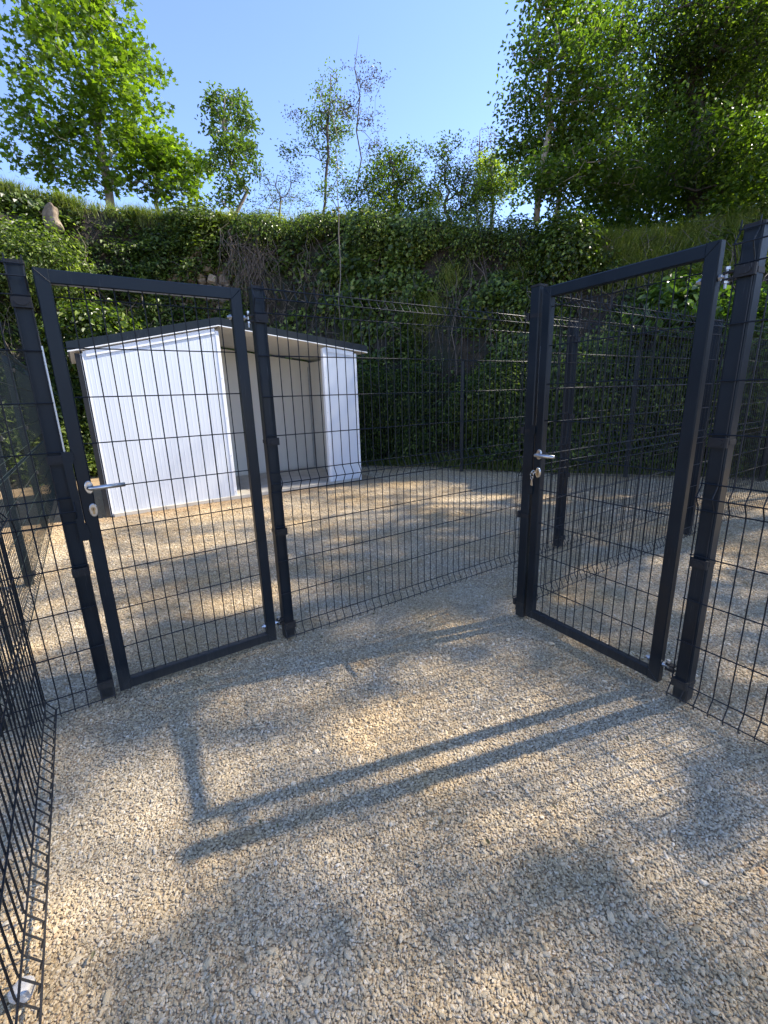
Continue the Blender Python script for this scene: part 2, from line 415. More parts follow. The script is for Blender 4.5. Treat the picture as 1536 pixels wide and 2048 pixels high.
def build_gravel():
    def zone(n, x0, x1, y0, y1, s0, s1):
        p = np.stack([rng.uniform(x0, x1, n), rng.uniform(y0, y1, n)], 1)
        return p, rng.uniform(s0, s1, n) * np.exp(rng.normal(0, .22, n))
    pts = []; sz = []
    # density falls with distance from the entrance
    for (n, x0, x1, y0, y1, s0, s1) in ((180000, -1.9, 2.3, .25, 1.6, .0024, .0047), (180000, -2.8, 3.4, 1.6, 3.0, .0027, .0050), (120000, -4.0, 4.6, 3.0, 5.2, .0038, .0062), (60000, -4.5, 6.5, 5.2, 9.0, .005, .008)):
        p, s = zone(n, x0, x1, y0, y1, s0, s1); pts.append(p); sz.append(s)
    p = np.concatenate(pts); s = np.concatenate(sz)
    # visible wedge only, and not under the shed
    k = (np.abs(p[:, 0]) < .95 * p[:, 1] + .9)
    q = p - B0; uu = q @ U; vv = q @ V
    k &= ~((uu > -.8) & (uu < 3.0) & (vv > 4.12))
    p = p[k]; s = s[k]
    big = rng.random(len(s)) < .02; s[big] *= rng.uniform(1.4, 2.1, big.sum())
    P = np.stack([p[:, 0], p[:, 1], np.zeros(len(p))], 1)
    P[:, 2] = fnoise(P, .5, 2, 2) * .012 - .010 + s * rng.uniform(-.22, .42, len(s))
    me = bpy.data.meshes.new('gravel'); me.vertices.add(len(P)); me.vertices.foreach_set('co', P.astype(np.float32).ravel())
    a = me.attributes.new('srot', 'FLOAT_VECTOR', 'POINT')
    r = np.stack([rng.normal(0, .3, len(P)), rng.normal(0, .3, len(P)), rng.uniform(0, 6.28, len(P))], 1); a.data.foreach_set('vector', r.astype(np.float32).ravel())
    a = me.attributes.new('sscl', 'FLOAT_VECTOR', 'POINT')
    sc = np.stack([s * rng.uniform(.85, 1.35, len(P)), s * rng.uniform(.6, .95, len(P)), s * rng.uniform(.34, .66, len(P))], 1); a.data.foreach_set('vector', sc.astype(np.float32).ravel())
    me.update()
    o = link('gravel', me, STONES); prop(o, 'loose beige and grey crushed limestone covering the yard floor', 'gravel', kind='stuff')
    ng = bpy.data.node_groups.new('scatter_stones', 'GeometryNodeTree')
    ng.interface.new_socket(name='Geometry', in_out='INPUT', socket_type='NodeSocketGeometry')
    ng.interface.new_socket(name='Geometry', in_out='OUTPUT', socket_type='NodeSocketGeometry')
    gi = ng.nodes.new('NodeGroupInput'); go = ng.nodes.new('NodeGroupOutput')
    ico = ng.nodes.new('GeometryNodeMeshIcoSphere'); ico.inputs['Radius'].default_value = 1.0; ico.inputs['Subdivisions'].default_value = 2
    sp = ng.nodes.new('GeometryNodeSetPosition')
    nz = ng.nodes.new('ShaderNodeTexNoise'); nz.inputs['Scale'].default_value = 1.3; nz.inputs['Detail'].default_value = 1
    pos = ng.nodes.new('GeometryNodeInputPosition'); ng.links.new(pos.outputs[0], nz.inputs['Vector'])
    vm = ng.nodes.new('ShaderNodeVectorMath'); vm.operation = 'SUBTRACT'; ng.links.new(nz.outputs['Color'], vm.inputs[0]); vm.inputs[1].default_value = (.5, .5, .5)
    vs = ng.nodes.new('ShaderNodeVectorMath'); vs.operation = 'SCALE'; ng.links.new(vm.outputs[0], vs.inputs[0]); vs.inputs['Scale'].default_value = 1.2
    ng.links.new(ico.outputs[0], sp.inputs['Geometry']); ng.links.new(vs.outputs[0], sp.inputs['Offset'])
    sm = ng.nodes.new('GeometryNodeSetMaterial'); sm.inputs['Material'].default_value = STONES; ng.links.new(sp.outputs[0], sm.inputs[0])
    ip = ng.nodes.new('GeometryNodeInstanceOnPoints')
    ar = ng.nodes.new('GeometryNodeInputNamedAttribute'); ar.data_type = 'FLOAT_VECTOR'; ar.inputs['Name'].default_value = 'srot'
    asx = ng.nodes.new('GeometryNodeInputNamedAttribute'); asx.data_type = 'FLOAT_VECTOR'; asx.inputs['Name'].default_value = 'sscl'
    ng.links.new(gi.outputs[0], ip.inputs['Points']); ng.links.new(sm.outputs[0], ip.inputs['Instance'])
    ng.links.new(ar.outputs[0], ip.inputs['Rotation']); ng.links.new(asx.outputs[0], ip.inputs['Scale'])
    ng.links.new(ip.outputs[0], go.inputs[0])
    md = o.modifiers.new('scatter', 'NODES'); md.node_group = ng
build_gravel()

# ------------------------------------------------------------------ the bank (old quarry face) behind the pens
BASE = np.array([(-22, -8), (-14, -1), (-9.6, 3.0), (-7.3, 6.8), (-4.9, 9.7), (-2, 10.3), (0, 9.4), (1.5, 8.7), (3.9, 7.65), (5.6, 7.0), (8.5, 5.8), (13, 3.8), (20, 0), (30, -8)], float)
TOPH = np.array([5.4, 5.5, 5.5, 5.45, 5.5, 5.3, 4.85, 4.5, 4.1, 4.12, 4.1, 4.2, 4.4, 4.5])
_seg = np.linalg.norm(np.diff(BASE, axis=0), axis=1); _arc = np.concatenate([[0], np.cumsum(_seg)])
def _smooth(vals, s):
    """interpolation with the corners rounded off"""
    r = 0
    for d, w in ((-.7, .25), (0, .5), (.7, .25)):
        r = r + w * np.interp(s + d, _arc, vals)
    return r
def bank(s, t):
    """s metres along the foot, t: 0 foot .. 1 lip .. 2 far plateau; returns points and outward normals"""
    s = np.asarray(s, float); t = np.asarray(t, float)
    x = _smooth(BASE[:, 0], s); y = _smooth(BASE[:, 1], s)
    x2 = _smooth(BASE[:, 0], s + .3); y2 = _smooth(BASE[:, 1], s + .3)
    tx, ty = x2 - x, y2 - y; L = np.hypot(tx, ty); tx /= L; ty /= L
    nx, ny = -ty, tx                                    # away from the pens
    H = _smooth(TOPH, s)
    P0 = np.stack([s, t * 4, np.zeros_like(s)], 1)
    tt = np.minimum(t, 1)
    right = np.clip((x - 3.0) / 2.5, 0, 1)              # the right part is a grassy slope above the face
    back = (1.25 + .8 * np.clip((-4.2 - x) / 1.5, 0, 1)) * tt ** 1.3 + right * 1.2 * np.clip(tt - .65, 0, 1) * 3
    amp = np.sin(np.pi * np.clip(tt, 0, 1)) * .8 + .1
    back = back + amp * (.42 * fnoise(P0, .28, 1) + .26 * fnoise(P0, .9, 3))
    z = H * tt + tt ** 3 * .22 * fnoise(P0, .55, 7, 2) + .14 * fnoise(P0, .4, 5) * tt
    pl = np.clip(t - 1, 0, 1)
    back = back + pl ** 1.5 * 32; z = z + pl * .9 * np.minimum(1, 1) + .25 * fnoise(P0, .2, 4) * pl
    P = np.stack([x + nx * back, y + ny * back, z], 1)
    # outward normal: towards the pens and a little up
    sl = np.where(t > 1, 4.0, .35 + right * 1.5 * (tt > .65))
    n = np.stack([-nx, -ny, sl], 1); n /= np.linalg.norm(n, axis=1)[:, None]
    return P, n
S_MAX = _arc[-1]
_sg = np.arange(0, S_MAX, .04); _tab = {}
def s_of(px, z=2.8):
    """arc position of the bank point at height z that is seen at photo column px"""
    z = round(z, 1)
    if z not in _tab:
        P, _ = bank(_sg, np.full(len(_sg), z) / _smooth(TOPH, _sg)); v = P - np.array([0, 0, CAM_H]); f = v @ R3[2]
        _tab[z] = np.where(f > .5, 768 + FPX * (v @ R3[0]) / np.maximum(f, .5), 1e6)
    return float(_sg[np.argmin(np.abs(_tab[z] - px))])
def build_bank():
    ns, nt_ = 300, 64
    s = np.linspace(0, S_MAX, ns); t = np.concatenate([np.linspace(-.02, 1, 46), 1 + np.linspace(.02, 1, nt_ - 46) ** 1.4])
    Sg, Tg = np.meshgrid(s, t, indexing='ij')
    P, _ = bank(Sg.ravel(), Tg.ravel())
    i = np.arange(ns * nt_).reshape(ns, nt_)
    F = np.stack([i[:-1, :-1].ravel(), i[1:, :-1].ravel(), i[1:, 1:].ravel(), i[:-1, 1:].ravel()], 1)
    o = link('bank', np_mesh('bank', P, F, True), EARTH); prop(o, kind='structure')
    return o
BANK = build_bank()

# ------------------------------------------------------------------ leaves
def leaf_mesh(name, C, Nn, D, size, shape='kite', width=.62, fold=.18):
    """C centres, Nn leaf normals, D tip directions, size lengths"""
    C = np.asarray(C); n = len(C)
    D = D - Nn * np.sum(D * Nn, 1)[:, None]; D /= (np.linalg.norm(D, axis=1)[:, None] + 1e-9)
    S = np.cross(Nn, D); sz = np.asarray(size)[:, None]
    if shape == 'kite':
        loc = [(-.5, 0, 0), (-.08, -width / 2, fold), (.5, 0, -.06), (-.08, width / 2, fold)]
        tri = [(0, 1, 2), (0, 2, 3)]
    elif shape == 'blade5':                             # oval leaf, 4 faces
        loc = [(-.5, 0, 0), (-.2, -width / 2, fold), (.22, -width * .42, fold * .8), (.5, 0, -.12), (.22, width * .42, fold * .8), (-.2, width / 2, fold)]
        tri = [(0, 1, 2), (0, 2, 3), (0, 3, 4), (0, 4, 5)]
    else:                                               # maple / ivy lobes
        ang = [180, 118, 84, 58, 26, 0, -26, -58, -84, -118]
        rad = [.18, .42, .26, .55, .30, .62, .30, .55, .26, .42]
        loc = [(0, 0, 0)] + [(r * math.cos(math.radians(a)), -r * math.sin(math.radians(a)) , .10 * (r - .3)) for a, r in zip(ang, rad)]
        k = len(ang); tri = [(0, 1 + i, 1 + (i + 1) % k) for i in range(k)]
    k = len(loc)
    Vv = np.empty((n, k, 3))
    for j, (a, b, c) in enumerate(loc):
        Vv[:, j] = C + sz * (a * D + b * S + c * Nn)
    F = (np.arange(n) * k)[:, None, None] + np.array(tri)[None]
    return np_mesh(name, Vv.reshape(-1, 3), F.reshape(-1, 3))
def unit(a): return a / (np.linalg.norm(a, axis=1)[:, None] + 1e-9)
def blades(name, base, h, w, lean, mat, parent=None):
    """grass blades: bent triangles pairs"""
    n = len(base); th = rng.uniform(0, 6.28, n); L = np.stack([np.cos(th), np.sin(th), np.zeros(n)], 1)
    th2 = rng.uniform(0, 6.28, n); S = np.stack([np.cos(th2), np.sin(th2), np.zeros(n)], 1)
    h = h[:, None]; up = np.array([0, 0, 1.0])
    ln = lean[:, None]
    m1 = base + up * h * .55 + L * h * ln * .3; tip = base + up * h * (1 - .35 * ln) + L * h * ln
    Vv = np.stack([base - S * w, base + S * w, m1 + S * w * .7, m1 - S * w * .7, tip], 1)
    F = (np.arange(n) * 5)[:, None, None] + np.array([(0, 1, 2), (0, 2, 3), (3, 2, 4)])[None]
    return link(name, np_mesh(name, Vv.reshape(-1, 3), F.reshape(-1, 3)), mat, parent)

def sample_bank(n, s0, s1, t0, t1):
    s = rng.uniform(s0, s1, n); t = rng.uniform(t0, t1, n)
    P, nn = bank(s, t); return s, t, P, nn
SL, SR = s_of(-60), s_of(1600)

def build_ivy():
    # climbing leaves in clumps, with bare dark gaps between
    n = 330000
    s, t, P, nn = sample_bank(n, SL - 2.5, SR + 3.0, .0, 1.04)
    cl = fnoise(P, .55, 1, 3); fine = fnoise(P, 2.4, 6, 2)
    col_ = fnoise(np.stack([s * 1.3, P[:, 2] * .28, s * 0], 1), .9, 4, 3); spec = fnoise(np.stack([s, P[:, 2] * .6, s * 0], 1), .42, 6, 2)
    cl = cl * .6 + col_ * .7
    leftness = np.clip((-1.0 - P[:, 0]) / 3, 0, 1)
    low = np.clip((1.9 - P[:, 2]) / .8, 0, 1) * (P[:, 0] > -2)
    dens = .46 + 1.0 * cl + .75 * fine + .25 * leftness + .4 * low
    # exposed stone wall and earthy scars
    wx = s - s_of(405, 3.7); wz = P[:, 2] - 3.75
    scar = np.exp(-((wx / .62) ** 2 + (wz / .75) ** 2))
    wx2 = s - s_of(165, 4); scar2 = np.exp(-((wx2 / .5) ** 2 + ((P[:, 2] - 3.9) / .7) ** 2))
    wx3 = s - s_of(970); scar3 = np.exp(-((wx3 / .35) ** 2 + ((P[:, 2] - 3.0) / .55) ** 2))
    wx4 = s - s_of(1260); scar4 = np.exp(-((wx4 / .6) ** 2 + ((P[:, 2] - 3.15) / .4) ** 2))
    dens -= 1.35 * scar + .45 * scar2 + .3 * scar3 + .35 * scar4
    k = rng.random(n) < np.clip(dens, 0.03, 1); s, t, P, nn = s[k], t[k], P[k], nn[k]; cl = cl[k]; spec = spec[k]; low = low[k]; leftness = leftness[k]; fine = fine[k]
    m = len(P)
    depth = np.clip(.05 + .34 * np.clip(cl + .25, 0, 1.5) + .22 * fine, .02, .8) * rng.uniform(.1, 1, m) + low * rng.uniform(0, .35, m)
    C = P + nn * depth[:, None] + rng.normal(0, .025, (m, 3))
    Nn = unit(nn + np.array([0, 0, .45]) + rng.normal(0, .5, (m, 3)))
    D = unit(np.array([0, 0, -1.0]) + rng.normal(0, .6, (m, 3)))
    size = rng.uniform(.04, .11, m) * (1 + .25 * leftness)
    slope_r = (P[:, 0] > 3.2) & (P[:, 2] > 3.0)
    isherb = (slope_r & (rng.random(m) < .7)) | (low > 0) & (rng.random(m) < .8) | (rng.random(m) < .08) | (spec > .28) | ((leftness > .6) & (P[:, 2] < 4.3) & (fnoise(P, .5, 2, 1) > .1))
    a = ~isherb
    big = a & (rng.random(m) < np.where(spec < -.1, .85, .2))
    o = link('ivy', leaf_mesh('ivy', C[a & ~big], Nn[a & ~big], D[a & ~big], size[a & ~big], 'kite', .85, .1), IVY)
    prop(o, 'dark ivy curtain climbing over the tall bank behind the pens', 'ivy', kind='stuff')
    o = link('ivy', leaf_mesh('ivy_lobed', C[big][::2], Nn[big][::2], D[big][::2], size[big][::2] * 1.35, 'lobed'), IVY)
    prop(o, 'broader lobed ivy leaves growing through the bank cover', 'ivy', kind='stuff')
    b = isherb
    o = link('weeds', leaf_mesh('weeds', C[b], unit(Nn[b] + np.array([0, 0, .6])), unit(D[b] + np.array([0, 0, .3]) + nn[b] * .8), size[b] * rng.uniform(.7, 1.25, b.sum()), 'kite', .5, .15), HERB)
    prop(o, 'pale green nettles and weeds along the foot of the bank', 'weeds', kind='stuff')
build_ivy()

def build_grass():
    # lip and grassy slope
    n = 60000
    s, t, P, nn = sample_bank(n, SL - 2, SR + 3, .93, 1.10)
    right = np.clip((P[:, 0] - 3.0) / 2.0, 0, 1); left = (P[:, 0] < -2.2)
    t_ok = (t > .955) | (right > .3)
    k = t_ok & (rng.random(n) < np.where(left | (right > .3), 1.0, .35)); P = P[k]
    m = len(P)
    o = blades('grass', P + rng.normal(0, .03, (m, 3)), rng.uniform(.1, .36, m), .006, rng.uniform(.2, 1.1, m), GRASS)
    prop(o, 'long sunlit grass growing along the lip of the bank', 'grass', kind='stuff')
    n = 13000
    s, t, P, nn = sample_bank(n, s_of(1120), SR + 3, .72, .97)
    k = rng.random(n) < np.clip((P[:, 0] - 3.1) / 1.2, 0, 1) * np.clip(.75 + fnoise(P, .9, 3, 2), 0, 1); P = P[k]; m = len(P)
    o = blades('grass', P + rng.normal(0, .04, (m, 3)), rng.uniform(.12, .4, m), .007, rng.uniform(.5, 1.3, m), GRASS)
    prop(o, 'shaded grass hanging down the right-hand slope', 'grass', kind='stuff')
    # verge at the foot, seen below the back fence
    n = 26000
    s, t, P, nn = sample_bank(n, s_of(640), SR + 3, 0, .10)
    P = P + nn * rng.uniform(0, .45, n)[:, None]; P[:, 2] = 0.0
    k = rng.random(n) < np.clip(.55 + .8 * fnoise(P, 1.0, 5, 2), .1, 1); P = P[k]; m = len(P)
    o = blades('grass', P, rng.uniform(.1, .5, m) * np.clip(.8 + .4 * fnoise(P, 1.3, 2, 1), .4, 1.4), .006, rng.uniform(.2, .9, m), GRASS)
    prop(o, 'tufts of tall grass at the foot of the bank behind the back fence', 'grass', kind='stuff')
    # tufts hanging on the face
    pts = []
    for px, z in ((820, 3.1), (840, 2.6), (905, 3.6), (870, 2.9), (1070, 3.9), (1040, 3.6), (300, 3.2), (250, 2.9), (700, 2.4)):
        s0 = s_of(px, z); H = float(_smooth(TOPH, np.array([s0]))[0])
        s = s0 + rng.normal(0, .13, 260); t = z / H + rng.normal(0, .035, 260); Q, qn = bank(s, t); pts.append(Q + qn * .08)
    P = np.concatenate(pts); m = len(P)
    o = blades('grass', P, rng.uniform(.15, .38, m), .005, rng.uniform(.9, 1.6, m), GRASS)
    prop(o, 'loose grass tufts rooted in the steep bank face', 'grass', kind='stuff')
build_grass()

def build_dead_stems():
    mb = MB()
    def stem(px, z0, z1, wob, r, out):
        s0 = s_of(px, (z0 + z1) / 2); H = float(_smooth(TOPH, np.array([s0]))[0]); k = 8
        zz = np.linspace(z0, z1, k); ss = s0 + np.cumsum(rng.normal(0, wob, k)); Q, qn = bank(ss, zz / H)
        o_ = out * (.3 + .7 * np.sin(np.linspace(.2, 2.9, k)))
        pts = Q + qn * (o_ + rng.normal(0, .03, k))[:, None]
        mb.tube(pts, np.linspace(r, r * .35, k), 3, False)
    for i in range(170):
        px = rng.normal(497, 26) if i < 150 else rng.uniform(470, 640)
        stem(px, rng.uniform(4.5, 5.2), rng.uniform(2.9, 4.3), .09, rng.uniform(.003, .008), rng.uniform(.1, .5))
    o = mb.build('hanging_stems', TWIG); prop(o, 'curtain of grey dead vine stems hanging off the bank lip', 'vines', kind='stuff')
    mb = MB()
    for i in range(340):
        stem(rng.uniform(0, 1536), rng.uniform(1.5, 5.0), rng.uniform(1.2, 4.6), .12, rng.uniform(.003, .009), rng.uniform(.1, .35))
    o = mb.build('dead_twigs', TWIG); prop(o, 'thin bare brown stems scattered through the ivy', 'twigs', kind='stuff')
build_dead_stems()

# ------------------------------------------------------------------ trees
def skeleton(base, top, targets, nstem=8, wander=.06, rgen=None):
    """trunk from base to top, then every target joined to the nearest node below it"""
    g = rgen or rng
    k = max(5, nstem); tt = np.linspace(0, 1, k)
    trunk = base + (top - base) * tt[:, None]
    H = np.linalg.norm(top - base)
    trunk[1:-1] += g.normal(0, wander * .25 * H, (k - 2, 3)) * np.array([1, 1, .2])
    nodes = [p for p in trunk]; par = [-1] + list(range(k - 1))
    # order: nearest first
    d = np.array([np.min(np.linalg.norm(trunk - q, axis=1)) for q in targets])
    arr = np.array(nodes)
    tips = []
    for i in np.argsort(d):
        q = targets[i]
        dist = np.linalg.norm(arr - q, axis=1)
        pen = np.where(arr[:, 2] > q[2] + .1, 1.7, 1.0); pen[0] = 6; pen[1] = 3
        j = int(np.argmin(dist * pen)); p = arr[j]; L = np.linalg.norm(q - p)
        nseg = 1 + int(L > .35) + int(L > .9)
        last = j
        for m in range(1, nseg + 1):
            f = m / nseg; x = p + (q - p) * f
            if m < nseg: x = x + g.normal(0, .07 * L, 3) + np.array([0, 0, .09 * L * math.sin(f * 3.14)])
            nodes.append(x); par.append(last); last = len(nodes) - 1
            arr = np.vstack([arr, x])
        tips.append(last)
    return np.array(nodes), par, k, tips
def tree_wood(name_t, name_b, nodes, par, k, parent, mat, r0, rtip=.006, p=2.3):
    n = len(nodes); w = np.zeros(n); child = [[] for _ in range(n)]
    for i, q in enumerate(par):
        if q >= 0: child[q].append(i)
    for i in range(n - 1, -1, -1):
        w[i] = max(sum(w[c] for c in child[i]), 1.0)
    r = rtip * w ** (1 / p); r *= 1.0; sc = r0 / r[0]
    r = np.maximum(rtip, r * (1 + (sc - 1) * np.clip((r - rtip) / (r[0] - rtip + 1e-9), 0, 1)))
    tb = MB(); tb.tube(nodes[:k], list(np.maximum(r[:k], r0 * np.linspace(1, .12, k))), 9); tr = tb.build('trunk', mat, parent, True)
    mb = MB()
    # follow chains to make long smooth branches
    used = set(range(k))
    for i in range(k, n):
        if i in used: continue
        chain = [par[i], i]; used.add(i); c = i
        while True:
            nx = [q for q in child[c] if q not in used]
            if not nx: break
            c = max(nx, key=lambda q: w[q]); used.add(c); chain.append(c)
        rr = [min(r[chain[0]], r[chain[1]] * 1.15)] + [r[q] for q in chain[1:]]
        mb.tube([nodes[q] for q in chain], rr, 4 if r[chain[1]] < .03 else 6, False)
    if mb.v:
        mb.build('branches', mat, parent, True)
def in_blobs(blobs, n, g):
    """blobs: (centre, radii) -> random points, biased to the shell"""
    vol = np.array([np.prod(b[1]) for b in blobs]); pr = vol ** .8; pr /= pr.sum()
    idx = g.choice(len(blobs), n, p=pr); q = unit(g.normal(size=(n, 3))) * (g.random(n) ** .45)[:, None]
    return np.array([blobs[i][0] for i in idx]) + q * np.array([blobs[i][1] for i in idx])
def leaves_around(tips, per, sig, g, droop=.0, size=(.06, .1), upb=.9):
    n = len(tips) * per
    C = np.repeat(tips, per, 0) + g.normal(0, sig, (n, 3)) * np.array([1, 1, .75])
    C[:, 2] -= droop * g.random(n)
    Nn = unit(np.array([0, 0, upb]) + g.normal(0, .55, (n, 3)))
    D = unit(g.normal(0, 1, (n, 3)) + np.array([0, 0, -.6 - droop * 2]))
    return C, Nn, D, g.uniform(size[0], size[1], n)
def px_blobs(lst, d, zr=1.0, dj=.8, seed=0):
    g = np.random.default_rng(seed); out = []
    for (x, y, rx, ry) in lst:
        dd = d + g.uniform(-dj, dj); c = at(x, y, dd); f = (c - np.array([0, 0, CAM_H])) @ R3[2]
        a, b = rx / FPX * f, ry / FPX * f
        out.append((c, np.array([a, a * zr, b])))
    return out
def make_tree(name, label, cat, basepx, d, toppx, blobs, ntip, per, sig, size, mat, bark, r0, shape='kite', width=.6, droop=0, seed=1, group=None, upb=.9, basez=None, rtip=.006, wander=.06, zr=1.0, dj=.8, keep=1.0):
    g = np.random.default_rng(seed)
    base = at(*basepx, d); top = at(*toppx, d)
    base[2] = min(base[2], 5.3 if basez is None else basez)
    root = empty(name, base, label, cat, group)
    bl = px_blobs(blobs, d, zr, dj, seed) if not hasattr(blobs[0][0], '__len__') else blobs
    tg = in_blobs(bl, ntip, g)
    nodes, par, k, tips = skeleton(base, top, tg, 8, wander, g)
    tree_wood('trunk', 'branches', nodes, par, k, root, bark, r0, rtip)
    tipp = nodes[tips]
    # some leaves along the outer half of the twig too
    mid = (nodes[tips] + nodes[[par[i] for i in tips]]) / 2
    src = np.concatenate([tipp, mid[::3]])
    if keep < 1: src = src[g.random(len(src)) < keep]
    C, Nn, D, s = leaves_around(src, per, sig, g, droop, size, upb)
    ln = 'crown'
    o = link(ln, leaf_mesh(ln, C, Nn, D, s, shape, width), mat, root)
    return root

# maple on the left of the bank top
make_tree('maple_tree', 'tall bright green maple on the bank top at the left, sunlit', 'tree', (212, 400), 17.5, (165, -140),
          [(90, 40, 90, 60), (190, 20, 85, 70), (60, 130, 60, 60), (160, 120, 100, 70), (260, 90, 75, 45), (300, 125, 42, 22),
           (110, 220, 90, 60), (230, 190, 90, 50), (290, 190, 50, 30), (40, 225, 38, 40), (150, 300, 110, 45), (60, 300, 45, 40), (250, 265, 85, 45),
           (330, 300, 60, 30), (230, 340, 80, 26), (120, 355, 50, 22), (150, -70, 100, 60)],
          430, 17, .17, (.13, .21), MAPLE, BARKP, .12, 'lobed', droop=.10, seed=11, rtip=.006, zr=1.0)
make_tree('young_maple', 'low spreading bright green maple just right of the tall maple, trunk bare below', 'tree', (318, 410), 17.0, (300, 300),
          [(330, 330, 70, 32), (380, 355, 34, 24), (270, 360, 50, 24), (345, 378, 45, 16), (300, 300, 50, 26), (385, 325, 30, 20)],
          130, 12, .2, (.14, .23), MAPLE, BARK, .06, 'lobed', droop=.08, seed=12)
make_tree('oak_tree', 'small narrow oak with a leaning trunk, second from left on the bank top', 'tree', (482, 425), 14.6, (450, 190),
          [(420, 205, 22, 22), (465, 200, 36, 24), (440, 245, 38, 30), (490, 240, 28, 30), (470, 300, 45, 36), (500, 290, 22, 26), (425, 330, 24, 24), (470, 370, 30, 26), (450, 400, 26, 18), (505, 335, 16, 18)],
          190, 12, .11, (.075, .13), OAKL, BARK, .055, 'blade5', .5, seed=13, wander=.1)
make_tree('sapling', 'slender leafy sapling with upright crown near the middle of the bank top', 'tree', (640, 430), 13.6, (662, 150),
          [(665, 160, 14, 24), (655, 200, 24, 24), (640, 240, 40, 24), (660, 280, 34, 30), (680, 240, 30, 30), (585, 300, 26, 10), (610, 280, 24, 16), (655, 330, 26, 26), (640, 380, 14, 18)],
          150, 10, .10, (.055, .10), OAKL, BARKD, .035, 'kite', .55, seed=14, wander=.04)
make_tree('plum_tree', 'thin reddish-leaved plum sapling with a tall bare leader', 'tree', (712, 440), 13.0, (718, 70),
          [(718, 80, 4, 20), (722, 120, 12, 14), (750, 135, 18, 14), (700, 130, 14, 14), (735, 170, 34, 20), (770, 160, 14, 12), (690, 220, 40, 26), (740, 240, 28, 24), (590, 235, 26, 10), (745, 300, 26, 22)],
          150, 6, .09, (.04, .07), PURPL, BARKD, .016, 'kite', .5, seed=15, wander=.05, rtip=.003)
make_tree('bare_sapling', 'nearly leafless thin sapling rising from the bank face in the middle', 'tree', (680, 640), 9.9, (675, 330),
          [(640, 180, 20, 26), (672, 290, 14, 40), (690, 350, 18, 30), (660, 380, 20, 20)],
          40, 5, .07, (.04, .07), OAKL, BARK, .011, 'kite', .5, seed=16, wander=.03, rtip=.004)
make_tree('hawthorn_bush', 'dark tangled hawthorn bush on the bank top right of the reddish sapling', 'bush', (790, 450), 12.6, (790, 330),
          [(775, 330, 40, 30), (750, 370, 40, 34), (810, 360, 44, 36), (850, 390, 34, 28), (790, 410, 60, 26), (700, 390, 26, 30), (815, 300, 14, 16)],
          460, 12, .12, (.045, .08), DARKL, BARKD, .06, 'kite', .6, seed=17, wander=.1)
make_tree('elder_bush', 'sparse twiggy bush beside the dark hawthorn, sky showing through', 'bush', (900, 460), 12.2, (890, 330),
          [(890, 330, 26, 34), (885, 290, 12, 14), (915, 280, 14, 10), (930, 360, 34, 30), (870, 400, 34, 26), (940, 410, 50, 30), (985, 380, 30, 34), (850, 300, 10, 12)],
          360, 11, .11, (.04, .075), DARKL, BARKD, .04, 'kite', .6, seed=18, wander=.1)
make_tree('low_bush', 'thin pale twiggy bush low on the bank top between the oak and the sapling', 'bush', (560, 440), 14.0, (555, 350),
          [(530, 350, 26, 18), (560, 380, 40, 22), (590, 350, 30, 20), (610, 400, 30, 18), (520, 400, 30, 18), (570, 410, 40, 18)],
          170, 5, .10, (.035, .07), OAKL, BARK, .025, 'kite', .55, seed=19, wander=.1, rtip=.004)
make_tree('poplar_sapling', 'pale feathery sapling far behind the bushes against the sky', 'tree', (955, 440), 19.0, (960, 260),
          [(955, 300, 18, 30), (985, 280, 16, 26), (940, 340, 24, 24), (975, 340, 26, 26)],
          110, 6, .14, (.05, .09), PURPL, BARK, .05, 'kite', .5, seed=20)
make_tree('yellow_bush', 'yellow-green sunlit bush glowing behind the elder', 'bush', (985, 440), 15.0, (985, 330),
          [(980, 335, 30, 26), (1000, 370, 34, 30), (960, 380, 26, 22), (1030, 350, 24, 24)],
          170, 14, .13, (.06, .10), YELLG, BARK, .05, 'kite', .6, seed=21)
# right: beech stems and the big dark trees
make_tree('beech_tree', 'tall slender beech with two pale stems, first of the right-hand trees', 'tree', (1072, 450), 10.6, (1120, -60),
          [(1110, 30, 60, 44), (1140, 110, 66, 50), (1070, 90, 50, 44), (1060, 170, 56, 44), (1150, 200, 70, 44), (1040, 240, 52, 34), (1110, 280, 74, 40), (1020, 300, 36, 30), (1090, 350, 80, 34), (1180, 330, 56, 36),
           (1180, 40, 50, 40), (1090, -50, 60, 44), (1220, 190, 56, 34), (1230, 280, 56, 34)],
          520, 14, .15, (.06, .105), BEECH, BARKP, .06, 'blade5', .5, droop=.12, seed=22, wander=.04)
make_tree('beech_tree', 'thinner beech stem close to the right of the two-stemmed beech', 'tree', (1112, 452), 11.4, (1180, -40),
          [(1180, 60, 60, 50), (1200, 150, 60, 50), (1160, 260, 66, 40), (1130, 360, 60, 36), (1230, 360, 60, 40), (1260, 220, 50, 40), (1240, 80, 50, 40)],
          300, 14, .16, (.06, .105), BEECH, BARKP, .05, 'blade5', .5, droop=.1, seed=23, wander=.04, group=None)
make_tree('lime_tree', 'large dark dense tree filling the upper right corner', 'tree', (1400, 430), 13.5, (1400, -60),
          [(1330, 40, 110, 80), (1440, 60, 110, 90), (1530, 60, 90, 90), (1300, 160, 90, 70), (1400, 190, 110, 80), (1510, 190, 100, 90), (1330, 290, 100, 60), (1440, 310, 110, 60), (1540, 310, 90, 60), (1260, 370, 80, 34),
           (1380, 380, 100, 30), (1500, 380, 90, 30), (1300, -30, 120, 50), (1450, -30, 140, 50), (1600, 0, 120, 80)],
          1500, 19, .24, (.06, .105), DARKL, BARKD, .24, 'kite', .62, droop=.25, seed=24, rtip=.008, dj=1.6)
